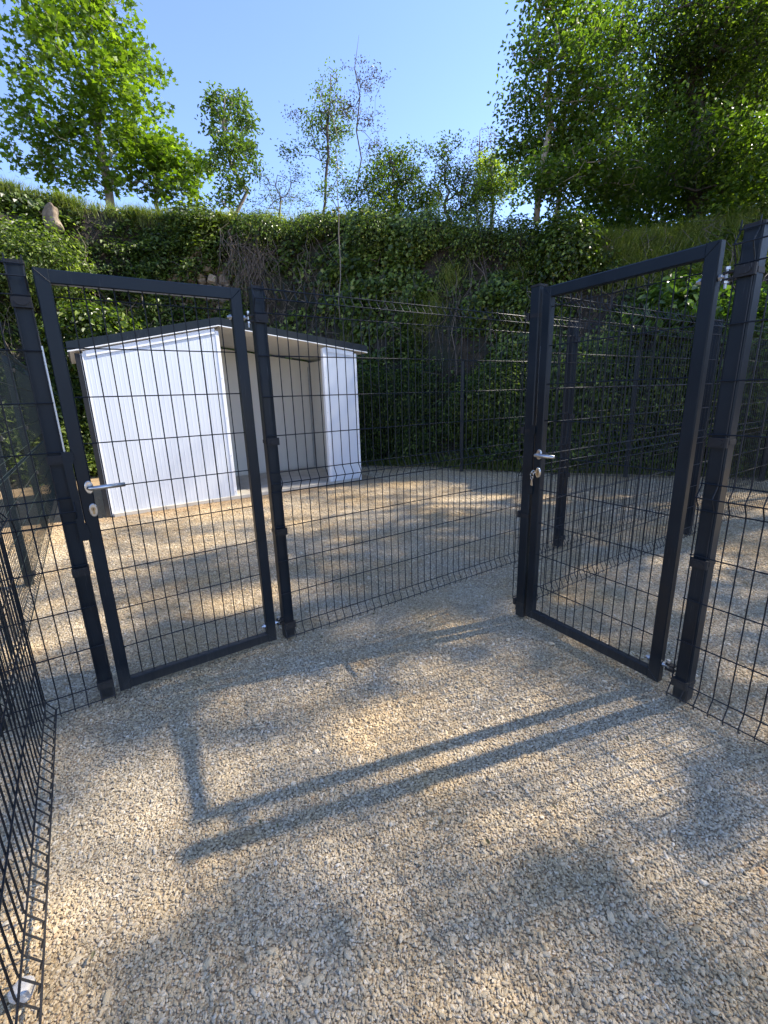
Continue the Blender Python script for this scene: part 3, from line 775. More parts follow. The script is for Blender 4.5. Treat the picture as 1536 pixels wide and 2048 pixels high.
make_tree('lime_tree', 'second big tree behind the corner tree, leaves coloured yellow as if lit from behind', 'tree', (1480, 430), 18.5, (1500, -120),
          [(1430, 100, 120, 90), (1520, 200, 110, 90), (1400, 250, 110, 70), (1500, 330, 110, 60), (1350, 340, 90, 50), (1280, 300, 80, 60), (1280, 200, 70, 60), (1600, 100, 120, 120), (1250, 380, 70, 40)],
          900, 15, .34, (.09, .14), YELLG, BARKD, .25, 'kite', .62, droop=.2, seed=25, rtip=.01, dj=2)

SUNNY = ((-.05, 2.05, .74, .58, .42), (.4, .55, 1.9, .55, .55), (-1.3, 1.0, .5, .5, .5), (-.80, 1.22, .27, .24, .05), (-.70, 2.90, .45, .22, .05), (1.5, 5.7, .8, .35, .1), (3.2, 6.4, .9, .3, .1), (-1.95, 2.35, .3, .25, .1), (.25, 1.45, .75, .28, .25), (-1.6, 5.2, 1.2, .3, .3), (2.2, 3.5, .6, .3, .3))  # ground patches chosen to be sunlit; shade tree crowns are shaped to suit
def gaps(C, g):
    """which leaves stay: crowns thinned along the sun rays to light the SUNNY patches"""
    t = C[:, 2] / sdir.z; x = C[:, 0] - t * sdir.x; y = C[:, 1] - t * sdir.y; keep = np.ones(len(C), bool)
    for cx, cy, rx, ry, p in SUNNY:
        ins = ((x - cx) / (rx + .12)) ** 2 + ((y - cy) / (ry + .12)) ** 2 < 1
        keep &= ~ins | (g.random(len(C)) < p)
    return keep
def shade_tree(name, label, x, y, z0, H, R, seed, ntip, per, mat, size=(.10, .17), sig=.30, zc=.62):
    g = np.random.default_rng(seed); base = np.array([x, y, z0]); top = base + np.array([0, 0, H * .9])
    bl = []
    for i in range(16):
        a = g.uniform(0, 6.28); rr = R * g.uniform(.1, .72); bl.append((base + np.array([rr * math.cos(a), rr * math.sin(a), H * g.uniform(zc - .26, zc + .3)]), np.array([R * .42, R * .42, H * .13]) * g.uniform(.7, 1.2)))
    root = empty(name, base, label, 'tree')
    nodes, par, k, tips = skeleton(base, top, in_blobs(bl, ntip, g), 9, .05, g)
    tree_wood('trunk', 'branches', nodes, par, k, root, BARK, .2, .01)
    C, Nn, D, s = leaves_around(nodes[tips], per, sig, g, .15, size)
    k_ = gaps(C, g); C, Nn, D, s = C[k_], Nn[k_], D[k_], s[k_]
    link('crown', leaf_mesh('crown', C, Nn, D, s, 'kite', .65), mat, root)
shade_tree('lime_tree', 'spreading tree to the right of the pens whose leaves dapple the gravel', 9.3, 6.0, 3.8, 8.0, 3.4, 31, 520, 14, DARKL)
shade_tree('lime_tree', 'tall tree further right along the bank, off beside the yard', 11.6, 8.2, 4.6, 9.5, 4.2, 32, 480, 13, DARKL)
shade_tree('lime_tree', 'nearest tree off to the right of the camera', 8.2, 1.9, 0.0, 11.0, 3.1, 33, 760, 16, DARKL)

# ------------------------------------------------------------------ shrubs on the face
def shrub(name, label, px, z, r, n, mat, size, shape='kite', width=.6, out=.3, seed=1, up=.6, cat='bush'):
    g = np.random.default_rng(seed); s0 = s_of(px, z); H = float(_smooth(TOPH, np.array([s0]))[0])
    P, nn = bank(np.array([s0]), np.array([z / H])); c = P[0] + nn[0] * out
    root = empty(name, P[0], label, cat)
    k = 26; tg = c + unit(g.normal(size=(k, 3))) * (g.random(k) ** .5)[:, None] * np.array(r)
    mb = MB()
    for q in tg:
        mid = (P[0] + q) / 2 + g.normal(0, .05, 3); mb.tube([P[0], mid, q], [.012, .008, .004], 4, False)
    mb.build('stems', TWIG, root)
    C = c + unit(g.normal(size=(n, 3))) * (g.random(n) ** .28)[:, None] * np.array(r) * (1 + .25 * fnoise(g.normal(size=(n, 3)), 1, 2, 1))[:, None]
    q = C - c
    lump = fnoise(C, 2.2, seed % 5, 2); C += unit(q) * (lump * .12)[:, None]
    Nn = unit(unit(q) * .8 + np.array([0, 0, up]) + g.normal(0, .4, (n, 3)))
    D = unit(g.normal(0, .7, (n, 3)) + np.array([0, 0, -.7]) + unit(q) * .4)
    link('foliage', leaf_mesh('foliage', C, Nn, D, g.uniform(size[0], size[1], n), shape, width), mat, root)
shrub('ivy_bush', 'rounded glossy ivy bush bulging from the bank above the right gate', 1130, 3.75, (.62, .55, .62), 5200, IVY, (.05, .085), 'kite', .8, .3, 41)
shrub('ivy_bush', 'second ivy clump below the rounded one, above the post of the right gate', 1060, 2.85, (.5, .4, .42), 3000, IVY, (.05, .08), 'kite', .8, .2, 42)
shrub('nettle_clump', 'pale green leafy mound on the bank behind the far left post', 45, 3.7, (1.1, .8, .75), 9000, HERB, (.05, .09), 'kite', .55, .55, 43)
shrub('nettle_clump', 'darker leafy growth behind the left end of the shed roof', 170, 2.35, (1.0, .6, .75), 6500, IVY, (.07, .12), 'blade5', .6, .5, 44)
shrub('fern_clump', 'bright green leafy clump between the stone wall and the dead stems', 475, 3.0, (.36, .3, .5), 2400, HERB, (.05, .09), 'kite', .5, .25, 45)
shrub('laurel_bush', 'large-leaved shrub seen through the top of the right gate', 1345, 2.35, (.62, .5, .5), 900, LAUR, (.10, .17), 'blade5', .6, .45, 46)
shrub('bramble_bush', 'bright weedy bush behind the fences at the far right', 1500, 1.9, (.8, .5, .75), 3600, LAUR, (.06, .11), 'blade5', .55, .35, 47)
shrub('bramble_bush', 'leafy bramble mound behind the back fence right of the shed', 800, 1.2, (.9, .45, .7), 6000, HERB, (.04, .07), 'kite', .55, .35, 48)
shrub('bramble_bush', 'leafy bramble mound behind the back fence just left of the right gate', 1000, 1.15, (.9, .45, .7), 6000, HERB, (.04, .075), 'kite', .55, .35, 49)
shrub('bramble_bush', 'dark bramble mound behind the back fence seen through the right gate', 1250, 1.2, (1.0, .45, .8), 6000, IVY, (.05, .08), 'kite', .6, .3, 50)

for i_, (px_, z_, r_, n_, m_, lb_) in enumerate((
    (530, 5.0, (.7, .6, .38), 3200, IVY, 'dark low hump of leaves on the lip above the hanging dead stems'),
    (640, 4.95, (.6, .6, .30), 2400, IVY, 'leafy hump on the lip at the foot of the slender sapling'),
    (760, 4.7, (.7, .6, .45), 3600, IVY, 'dark leafy hump on the lip under the hawthorn'),
    (860, 4.5, (.6, .6, .5), 3400, IVY, 'leafy hump on the lip left of the elder'),
    (950, 4.4, (.6, .6, .5), 3400, IVY, 'leafy hump on the lip under the yellow-green bush'),
    (1040, 4.25, (.5, .5, .45), 2800, IVY, 'leafy hump on the lip at the foot of the beeches'))):
    shrub('lip_bush', lb_, px_, z_, r_, n_, m_, (.04, .075), 'kite', .6, .1, 60 + i_)
def undergrowth():
    n = 52000; px = rng.uniform(1020, 1760, n); d = rng.uniform(11.2, 16.5, n); r = (px[:, None] - 768) * R3[0] + FPX * R3[2] - (420 - 1024) * R3[1]
    hx = r[:, 0] / np.hypot(r[:, 0], r[:, 1]) * d; hy = r[:, 1] / np.hypot(r[:, 0], r[:, 1]) * d
    P = np.stack([hx, hy, np.zeros(n)], 1); top = 1.5 + .9 * fnoise(P, .35, 4, 2)
    P[:, 2] = 4.5 + rng.uniform(-.2, 1, n) * top
    k = fnoise(P, .9, 2, 2) > -.35; P = P[k]; n = len(P)
    Nn = unit(np.array([0, 0, .7]) + rng.normal(0, .6, (n, 3))); D = unit(rng.normal(0, 1, (n, 3)))
    o = link('undergrowth', leaf_mesh('undergrowth', P, Nn, D, rng.uniform(.07, .13, n), 'kite', .6), BEECH)
    prop(o, 'dense leafy undergrowth beneath the big trees on the right of the bank top', 'undergrowth', kind='stuff')
undergrowth()

# ------------------------------------------------------------------ rocks
def rock_mesh(name, r, seed, sub=2, rough=.25):
    import bmesh
    bm = bmesh.new(); bmesh.ops.create_icosphere(bm, subdivisions=sub, radius=1)
    P = np.array([v.co[:] for v in bm.verts]); g = np.random.default_rng(seed)
    P = np.sign(P) * np.abs(P) ** .45; P /= np.abs(P).max()
    P *= (1 + rough * fnoise(P + seed * 3.1, .45, seed % 6, 3))[:, None]
    for v, p in zip(bm.verts, P * np.array(r)): v.co = p
    me = bpy.data.meshes.new(name); bm.to_mesh(me); bm.free(); return me
def place_on_bank(o, px, z, out, tilt=(0, 0, 0)):
    s0 = s_of(px, z); H = float(_smooth(TOPH, np.array([s0]))[0]); P, nn = bank(np.array([s0]), np.array([z / H]))
    p = P[0] + nn[0] * out; o.location = p
    o.rotation_euler = (tilt[0], tilt[1], math.atan2(-nn[0][0], nn[0][1]) + tilt[2]); return P[0], nn[0]
o = link('boulder', rock_mesh('boulder', (.10, .17, .26), 8, 3, .9), BOULD)
place_on_bank(o, 100, 4.92, .27, (0.15, -.14, .6)); prop(o, 'upright tan stone block jutting from the ivy at the upper left', 'stone')
o = link('rock', rock_mesh('rock', (.026, .020, .018), 5, 3, .35), PALER)
o.location = (-.915, .755, .012); prop(o, 'fist-sized pale rock under the left fence at the bottom left corner', 'stone')

def stone_wall():
    s0 = s_of(405, 3.7); H = float(_smooth(TOPH, np.array([s0]))[0])
    P, nn = bank(np.array([s0]), np.array([3.2 / H])); root = empty('stone_wall', P[0], 'patch of exposed rubble stone wall showing through the ivy above the shed', 'wall')
    z = 2.85
    while z < 4.6:
        h = rng.uniform(.07, .15) if z < 3.9 else rng.uniform(.14, .24)
        w0 = -.62 + rng.uniform(-.1, .1)
        while w0 < .6:
            w = rng.uniform(.08, .22) if z < 3.9 else rng.uniform(.18, .36)
            if ((w0 + w / 2) / .62) ** 2 + ((z - 3.75) / .95) ** 2 < 1.0 + rng.uniform(-.25, .2):
                Q, qn = bank(np.array([s0 + w0 + w / 2]), np.array([(z + h / 2) / H]))
                hw, hh = w / 2, h / 2
                ring = [(-hw, -hh * .8), (-hw * .3, -hh), (hw * .8, -hh * .9), (hw, -hh * .1), (hw * .85, hh * .8), (hw * .1, hh), (-hw * .75, hh * .9), (-hw, hh * .2)]
                ring = [(x * rng.uniform(.8, 1.03), y * rng.uniform(.78, 1.03)) for x, y in ring]
                top = [(x * .78 + rng.normal(0, .006), y * .74 + rng.normal(0, .006)) for x, y in ring]; dpt = rng.uniform(.05, .12)
                vs = [(x, .12, y) for x, y in ring] + [(x, -dpt * .3, y) for x, y in ring] + [(x, -dpt + rng.normal(0, .012), y) for x, y in top]
                fs = [(i + 8 * l, (i + 1) % 8 + 8 * l, (i + 1) % 8 + 8 * l + 8, i + 8 * l + 8) for l in (0, 1) for i in range(8)] + [tuple(range(16, 24))]
                mb = MB(); mb.add(vs, fs); b = mb.build('stone', ROCK, root)
                ang = math.atan2(qn[0][1], qn[0][0]) + math.pi / 2
                b.matrix_world = Matrix.Translation(Vector(Q[0] + qn[0] * (.05 + rng.uniform(-.03, .03)))) @ Matrix.Rotation(ang + rng.normal(0, .1), 4, 'Z') @ Matrix.Rotation(rng.normal(0, .12), 4, 'Y') @ Matrix.Rotation(-.2 + rng.normal(0, .1), 4, 'X')
            w0 += w + .008
        z += h + .006
stone_wall()

# ------------------------------------------------------------------ fences
ZW = [.03, .09, .29, .49, .69, .885, .94, .995, 1.19, 1.39, 1.59, 1.79, 1.85, 1.90]
OFF = {.03: .030, .94: .030, 1.85: .032}
def prof_at(z): return OFF.get(z, 0.0)
PROFILE = [(.008, .024), (.03, .030), (.045, .022), (.078, .003), (.10, 0), (.49, 0), (.872, 0), (.895, .003), (.928, .024), (.94, .030), (.952, .024), (.985, .003), (1.01, 0), (1.40, 0), (1.785, 0), (1.805, .004), (1.84, .026), (1.85, .032), (1.86, .027), (1.892, .002), (1.932, 0)]
PROFILE_LO = [(.008, .024), (.03, .030), (.085, 0), (.885, 0), (.94, .030), (.995, 0), (1.79, 0), (1.85, .032), (1.895, 0), (1.932, 0)]
_vw = {}
def vwire_mesh(nrm, lo=False):
    key = (round(nrm[0], 3), round(nrm[1], 3), lo)
    if key not in _vw:
        mb = MB(); mb.tube([np.array([nrm[0] * o_, nrm[1] * o_, z]) for z, o_ in (PROFILE_LO if lo else PROFILE)], .0027, 3 if lo else 5)
        _vw[key] = mb.mesh('wire')
    return _vw[key]
def panel(root, p0, p1, nrm, mat, single=True, pitch=.055, lo=False, z_up=0.0):
    """3-D mesh panel from p0 to p1 on the ground; nrm: side the folds bulge to"""
    p0 = np.array(p0[:2]); p1 = np.array(p1[:2]); L = np.linalg.norm(p1 - p0); d = (p1 - p0) / L
    n = int(round(L / pitch))
    jit = lambda: random.uniform(-.0008, .0008)
    if single:
        me = vwire_mesh(nrm, lo)
        for i in range(n + 1):
            q = p0 + d * (i * L / n)
            o = bpy.data.objects.new('wire', me)
            if not me.materials: me.materials.append(mat)
            COL.objects.link(o); o.parent = root; o.location = Vector((q[0] + jit(), q[1] + jit(), z_up)) - root.location
        hm = MB()
        e = np.array([d[0], d[1], 0]); hm.tube([-e * .004, e * L * .5, e * (L + .004)], .0030, 5); hme = hm.mesh('wire'); hme.materials.append(mat)
        for z in ZW:
            o = bpy.data.objects.new('wire', hme); COL.objects.link(o); o.parent = root
            k = prof_at(z) + (.0045 if z not in (.03,) else .0045)
            o.location = Vector((p0[0] + nrm[0] * k, p0[1] + nrm[1] * k, z + z_up)) - root.location
    else:
        mb = MB()
        for i in range(n + 1):
            q = p0 + d * (i * L / n)
            mb.tube([np.array([q[0] + nrm[0] * o_, q[1] + nrm[1] * o_, z + z_up]) for z, o_ in PROFILE_LO], .0024, 3, False)
        for z in ZW:
            k = prof_at(z) + .0045; a = np.array([p0[0] + nrm[0] * k, p0[1] + nrm[1] * k, z + z_up])
            mb.tube([a, a + np.array([d[0], d[1], 0]) * L], .0027, 4, False)
        o = mb.build('mesh_panel', mat, root); o['kind'] = 'stuff'
def v3(a): return np.array([a[0], a[1], 0.0])
EZ = np.array([0, 0, 1.0])
def post(root, p, ax, ay, h=1.905, w=.060, dpt=.060, mat=None, clamps=None, face=None, cap=True):
    """square steel post; clamps are moulded blocks on the 'face' side holding the panel"""
    mat = mat or ANTH; c = np.array([p[0], p[1], h / 2]); ax = v3(ax); ay = v3(ay)
    mb = MB(); mb.box(c, ax * w / 2, ay * dpt / 2, EZ * h / 2, .005); o = mb.build('post', mat, root)
    if cap:
        cb = MB(); cb.box((p[0], p[1], h + .006), ax * (w / 2 + .003), ay * (dpt / 2 + .003), EZ * .0055, .006); cb.build('post_cap', BLACK, o)
    for z in (clamps or []):
        f = v3(face); side = ax if abs(ax @ f) < .5 else ay
        wd = w if side is ax else dpt; dp = dpt if side is ax else w
        cc = np.array([p[0], p[1], z]) + f * (dp / 2 + .011)
        cl = MB(); cl.box(cc, side * (wd / 2 + .003), f * .0095, EZ * .019, .004)
        # strap round the post and an oval boss
        cl.box(cc - f * (.012 + dp / 2) - f * .002, side * (wd / 2 + .002), f * (dp / 2 - .002), EZ * .009, .002)
        ring = [cc + f * .0095 + side * (.022 * math.cos(a) * 1.0) + EZ * (.012 * math.sin(a)) for a in np.linspace(0, 2 * math.pi, 13)[:-1]]
        cl.prism(ring, f * .003)
        cl.build('clamp', BLACK, o)
    return o
F = -V                                              # side of the front line that faces the entrance
CLZ = [1.765, 1.16, .66, .084]
# 1 front fence stub left of the left gate
r = empty('mesh_fence', W(-.95, 0), 'short dark mesh panel and post to the left of the left gate', 'fence', 'dark mesh fences of the two pens')
post(r, W(-.95, .012), U, V, clamps=CLZ, face=F)
panel(r, W(-1.40, 0) + v3(F) * .030, W(-.922, 0) + v3(F) * .030, F, WIRE)
post(r, W(-1.375, .03), U, V)
# 2 front fence from the left gate to the back
r = empty('mesh_fence', W(0, 0), 'long dark mesh fence running from the left gate past the right gate towards the bank', 'fence', 'dark mesh fences of the two pens')
post(r, W(-.012, .012), U, V, clamps=CLZ, face=F)
panel(r, W(-.048, 0) + v3(F) * .030, W(2.60, 0) + v3(F) * .030, F, WIRE)
post(r, W(2.60, .012), U, V, clamps=CLZ, face=F)
panel(r, W(2.63, 0) + v3(F) * .030, W(5.13, 0) + v3(F) * .030, F, WIRE, False)
post(r, W(5.15, .012), U, V)
panel(r, W(5.18, 0) + v3(F) * .030, W(7.25, 0) + v3(F) * .030, F, WIRE, False)
# 3 near panel on the left of the entrance
r = empty('mesh_fence', W(-1.185, -1.0), 'close dark mesh panel along the left edge of the entrance, folded at its foot', 'fence', 'dark mesh fences of the two pens')
panel(r, W(-1.185, -.02), W(-1.16, -2.42), U, WIRE)
post(r, W(-1.20, -2.45), U, V)
# 4 left perimeter
r = empty('mesh_fence', W(-1.375, 2), 'left boundary mesh fence running back beside the shed', 'fence', 'dark mesh fences of the two pens')
for a, b in ((.05, 2.0), (2.04, 4.0), (4.04, 6.4)):
    panel(r, W(-1.36, a), W(-1.36, b), U, WIREG, False)
for vv_ in (2.02, 4.02, 6.4): post(r, W(-1.40, vv_), U, V, clamps=[.084, .66, 1.16, 1.765], face=U)
# 5 fence of the right pen, parallel to the front fence
r = empty('mesh_fence', W(1.3, -.6), 'dark mesh fence of the right pen starting at the lock post of the right gate', 'fence', 'dark mesh fences of the two pens')
post(r, W(1.292, -.655), U, V, clamps=CLZ, face=V)
panel(r, W(1.30, -.57), W(3.80, -.57), F, WIRE)
post(r, W(3.83, -.535), U, V)
panel(r, W(3.85, -.57), W(6.33, -.57), F, WIRE, False)
post(r, W(6.36, -.535), U, V)
panel(r, W(6.39, -.57), W(8.9, -.57), F, WIRE, False)
# 6 fence to the right of the right gate
G2d = W(1.245, -1.60)[:2] - W(1.292, -.655)[:2]; G2d /= np.linalg.norm(G2d); G2n = np.array([-G2d[1], G2d[0]])
if G2n @ U > 0: G2n = -G2n                          # towards the entrance
Dp = W(1.243, -1.605)
r = empty('mesh_fence', Dp, 'near dark mesh fence at the right edge, hinge post of the right gate', 'fence', 'dark mesh fences of the two pens')
post(r, Dp, G2d, G2n, clamps=CLZ, face=G2n)
q0 = Dp[:2] + G2n * .038 - G2d * .034
panel(r, q0, q0 + G2d * 2.42, G2n, WIRE)
post(r, np.append(Dp[:2] + G2d * 2.42, 0), G2d, G2n)
# 7 back fence at the foot of the bank
r = empty('mesh_fence', (1.43, 7.99, 0), 'dark green mesh fence at the foot of the ivy bank, right of the shed', 'fence', 'dark mesh fences of the two pens')
bp = [np.array(p) for p in ((-3.42, 10.1), (-1.0, 9.05), (1.43, 7.99), (3.86, 6.935), (5.55, 6.34), (8.0, 5.2), (10.4, 4.1))]
for i in range(1, len(bp)):
    d_ = bp[i] - bp[i - 1]; d_ /= np.linalg.norm(d_); n_ = np.array([d_[1], -d_[0]])
    post(r, np.append(bp[i] - n_ * .04, 0), d_, n_, w=.06, dpt=.05)
    if i >= 2: panel(r, bp[i - 1] + d_ * .02, bp[i] - d_ * .02, n_, WIREG, False)

# ------------------------------------------------------------------ gates
def gate(p_lock, p_hinge, face, label, lock_label=None, key=False, strike=True):
    """p_lock: ground point of the outer lock-side edge, p_hinge: outer hinge-side edge; face: towards the entrance"""
    a = np.array(p_lock[:2]); b = np.array(p_hinge[:2]); L = np.linalg.norm(b - a); d = v3((b - a) / L); f = v3(face)
    root = empty('mesh_gate', (a[0], a[1], 0), label, 'gate', 'dark mesh gates of the two pens')
    O = v3(a); z0, z1, w, dp = .022, 1.893, .052, .040
    def stile(x, name='frame_stile'):
        mb = MB(); mb.box(O + d * (x) + EZ * (z0 + z1) / 2, d * w / 2, f * dp / 2, EZ * (z1 - z0) / 2, .004); return mb
    sl = stile(w / 2).build('frame_stile', ANTH, root); sh = stile(L - w / 2).build('frame_stile', ANTH, root)
    for z in (z0 + w / 2, z1 - w / 2):
        mb = MB(); mb.box(O + d * L / 2 + EZ * z, EZ * w / 2, f * (dp / 2 - .0025), d * (L / 2 - w + .001), .004); mb.build('frame_rail', ANTH, root)
    # mitre weld beads on the corners
    for x, sx in ((0, 1), (L, -1)):
        for z, sz_ in ((z0, 1), (z1, -1)):
            mb = MB(); q = O + d * (x + sx * .006) + EZ * (z + sz_ * .006) + f * (dp / 2 + .0004)
            mb.tube([q, q + d * sx * (w - .008) + EZ * sz_ * (w - .008)], .0016, 4); mb.build('weld', ANTH, root)
    nx = 13; x0, x1 = w, L - w; yw = -.004
    vm = MB(); vm.tube([EZ * 0, EZ * (z1 - z0 - 2 * w)], .0026, 5); vme = vm.mesh('wire'); vme.materials.append(WIRE)
    for i in range(1, nx):
        o = bpy.data.objects.new('wire', vme); COL.objects.link(o); o.parent = root
        x = x0 + (x1 - x0) * i / nx; o.location = Vector(O + d * x + f * yw + EZ * (z0 + w)) - root.location
    hm = MB(); hm.tube([d * (x0 - .004), d * (x1 + .004)], .0027, 5); hme = hm.mesh('wire'); hme.materials.append(WIRE)
    for z in (.24, .437, .632, .828, 1.022, 1.217, 1.41, 1.605, 1.795):
        o = bpy.data.objects.new('wire', hme); COL.objects.link(o); o.parent = root
        o.location = Vector(O + f * (yw + .005) + EZ * z) - root.location
    # bright metal strip added as the sunlit edge line; lock shield beside it
    mb = MB(); mb.box(O - d * .020 + EZ * 1.40, d * .0028, f * .010, EZ * .21); mb.build('edge_glint_strip', GALV, root)
    if strike:
        zc = 1.0
        poly = [(-.032, .19), (.006, .19), (.008, .175), (.008, .155), (-.001, .135), (-.001, -.12), (.008, -.145), (.010, -.185), (.006, -.20), (-.030, -.20)]
        mb = MB(); mb.prism([O + d * x + EZ * (zc + z) + f * (dp / 2 + .0015) for x, z in poly], f * .006); mb.build('lock_shield', ANTH, root)
    # handle
    c = O + d * (w * .78) + EZ * 1.032 + f * (dp / 2)
    def oval(c, hw, hh, th, name, mat, par):
        ring = []
        for k in range(20):
            a_ = 2 * math.pi * k / 20; cx = hw * math.cos(a_); cz = hh * math.sin(a_) * 1.0
            cz = math.copysign(min(abs(cz) * 1.0 + 0, hh), cz); ring.append(c + d * cx + EZ * cz)
        mb = MB(); n = len(ring); top = [p_ + f * th for p_ in ring]; inn = [c + (p_ - c) * .88 + f * (th + .002) for p_ in ring]
        vs = ring + top + inn; fs = [tuple(range(2 * n, 3 * n))]
        for k in range(n):
            k2 = (k + 1) % n; fs += [(k, k2, k2 + n, k + n), (k + n, k2 + n, k2 + 2 * n, k + 2 * n)]
        mb.add(vs, fs); return mb.build(name, mat, par)
    if True:
        hd = oval(c, .0165, .029, .008, 'handle', STEEL, root)
        pts = [c + f * .008, c + f * .030]
        for t in np.linspace(0, 1, 6)[1:]:
            pts.append(c + f * (.030 + .018 * math.sin(t * math.pi / 2)) + d * .022 * (1 - math.cos(t * math.pi / 2)))
        pts.append(c + f * .049 + d * .135 + EZ * .002)
        mb = MB(); mb.tube(pts, .0095, 14); mb.build('lever', STEEL, hd, True)
        c2 = O + d * (w * .78) + EZ * .930 + f * (dp / 2)
        es = oval(c2, .0165, .030, .008, 'lock_escutcheon', STEEL, root)
        cy = MB(); cy.tube([c2 + f * .009 + EZ * .006, c2 + f * .013 + EZ * .006], .0085, 14)
        cy.box(c2 + f * .011 - EZ * .007, d * .0045, f * .002, EZ * .010); cy.build('lock_cylinder', BRASS, es, False)
        ks = MB(); ks.box(c2 + f * .0135 + EZ * .006, d * .0012, f * .0006, EZ * .005); ks.build('keyhole', BLACK, es)
    for z in (1.765, .118):
        hroot = O + d * L + EZ * z
        mb = MB(); mb.tube([hroot - d * .075, hroot + d * .022], .006, 8)
        mb.tube([hroot - d * .066, hroot - d * .056], .012, 6); mb.tube([hroot + d * .002, hroot + d * .010], .012, 6)
        hg = mb.build('hinge', GALV, root)
        mb = MB(); mb.tube([hroot + d * .026 + EZ * .028 + f * .002, hroot + d * .026 - EZ * .042 + f * .002], .005, 8); mb.tube([hroot + d * .026 + EZ * .022 + f * .002, hroot + d * .026 + EZ * .032 + f * .002], .0095, 6); mb.tube([hroot + d * .026 - EZ * .024 + f * .002, hroot + d * .026 - EZ * .016 + f * .002], .010, 6)
        mb.build('hinge_pin', GALV, hg)
        for dz in (-.012, .012):
            mb = MB(); mb.box(hroot + d * .036 + EZ * dz, d * .020, f * .014, EZ * .0035, .003); mb.build('hinge_plate', BLACK, hg)
    if key:
        kr = empty('key_bunch', c2 + f * .02, 'small steel keys hanging from the lock of the right gate', 'keys')
        kp = c2 + f * .014 + EZ * .006
        mb = MB(); mb.box(kp + f * .012, d * .0011, f * .014, EZ * .0035)
        mb.tube([kp + f * .026 + np.array([0, 0, 0]) + (f * .011 * math.cos(a_) + EZ * .011 * math.sin(a_)) + f * .006 for a_ in np.linspace(0, 6.283, 13)], .0024, 5, False); mb.build('key', STEEL, kr)
        mb = MB(); rc = kp + f * .040 - EZ * .010
        mb.tube([rc + (d * .011 * math.cos(a_) + EZ * .014 * math.sin(a_)) for a_ in np.linspace(0, 6.283, 15)], .0011, 5, False); mb.build('key_ring', STEEL, kr)
        for k_, da in ((-1, -.12), (1, .10)):
            q = rc - EZ * .020 + d * k_ * .002 + f * k_ * .003; e = EZ * -1 + d * da; e /= np.linalg.norm(e)
            mb = MB(); mb.tube([q + (d * .008 * math.cos(a_) + EZ * .008 * math.sin(a_)) for a_ in np.linspace(0, 6.283, 11)], .0022, 4, False)
            mb.box(q + e * .026, d * .0028, f * .001, e * .018)
            for t_ in (.028, .034, .040): mb.box(q + e * t_ + d * .0035, d * .002, f * .001, e * .0016)
            mb.build('key', STEEL, kr)
    return root
gate(W(-.897, -.012), W(-.100, -.012), F, 'left mesh gate, closed, in front of the white shed')
ga = W(1.285, -.702)[:2]; gb = ga + G2d * .805
gate(ga, gb, G2n, 'right mesh gate, closed, with keys hanging in its lock', key=True)

# ------------------------------------------------------------------ litter on the gravel
def litter():
    n = 170; P = np.stack([rng.uniform(-2.4, 3.2, n), rng.uniform(.6, 5.5, n), np.full(n, .006)], 1)
    Nn = unit(np.array([0, 0, 1.0]) + rng.normal(0, .3, (n, 3))); D = unit(rng.normal(0, 1, (n, 3)))
    o = link('leaf_litter', leaf_mesh('leaf_litter', P, Nn, D, rng.uniform(.012, .026, n), 'blade5', .5), DRYL)
    prop(o, 'a few small dry leaves and bits of straw lying on the gravel', 'leaves', kind='stuff')
litter()

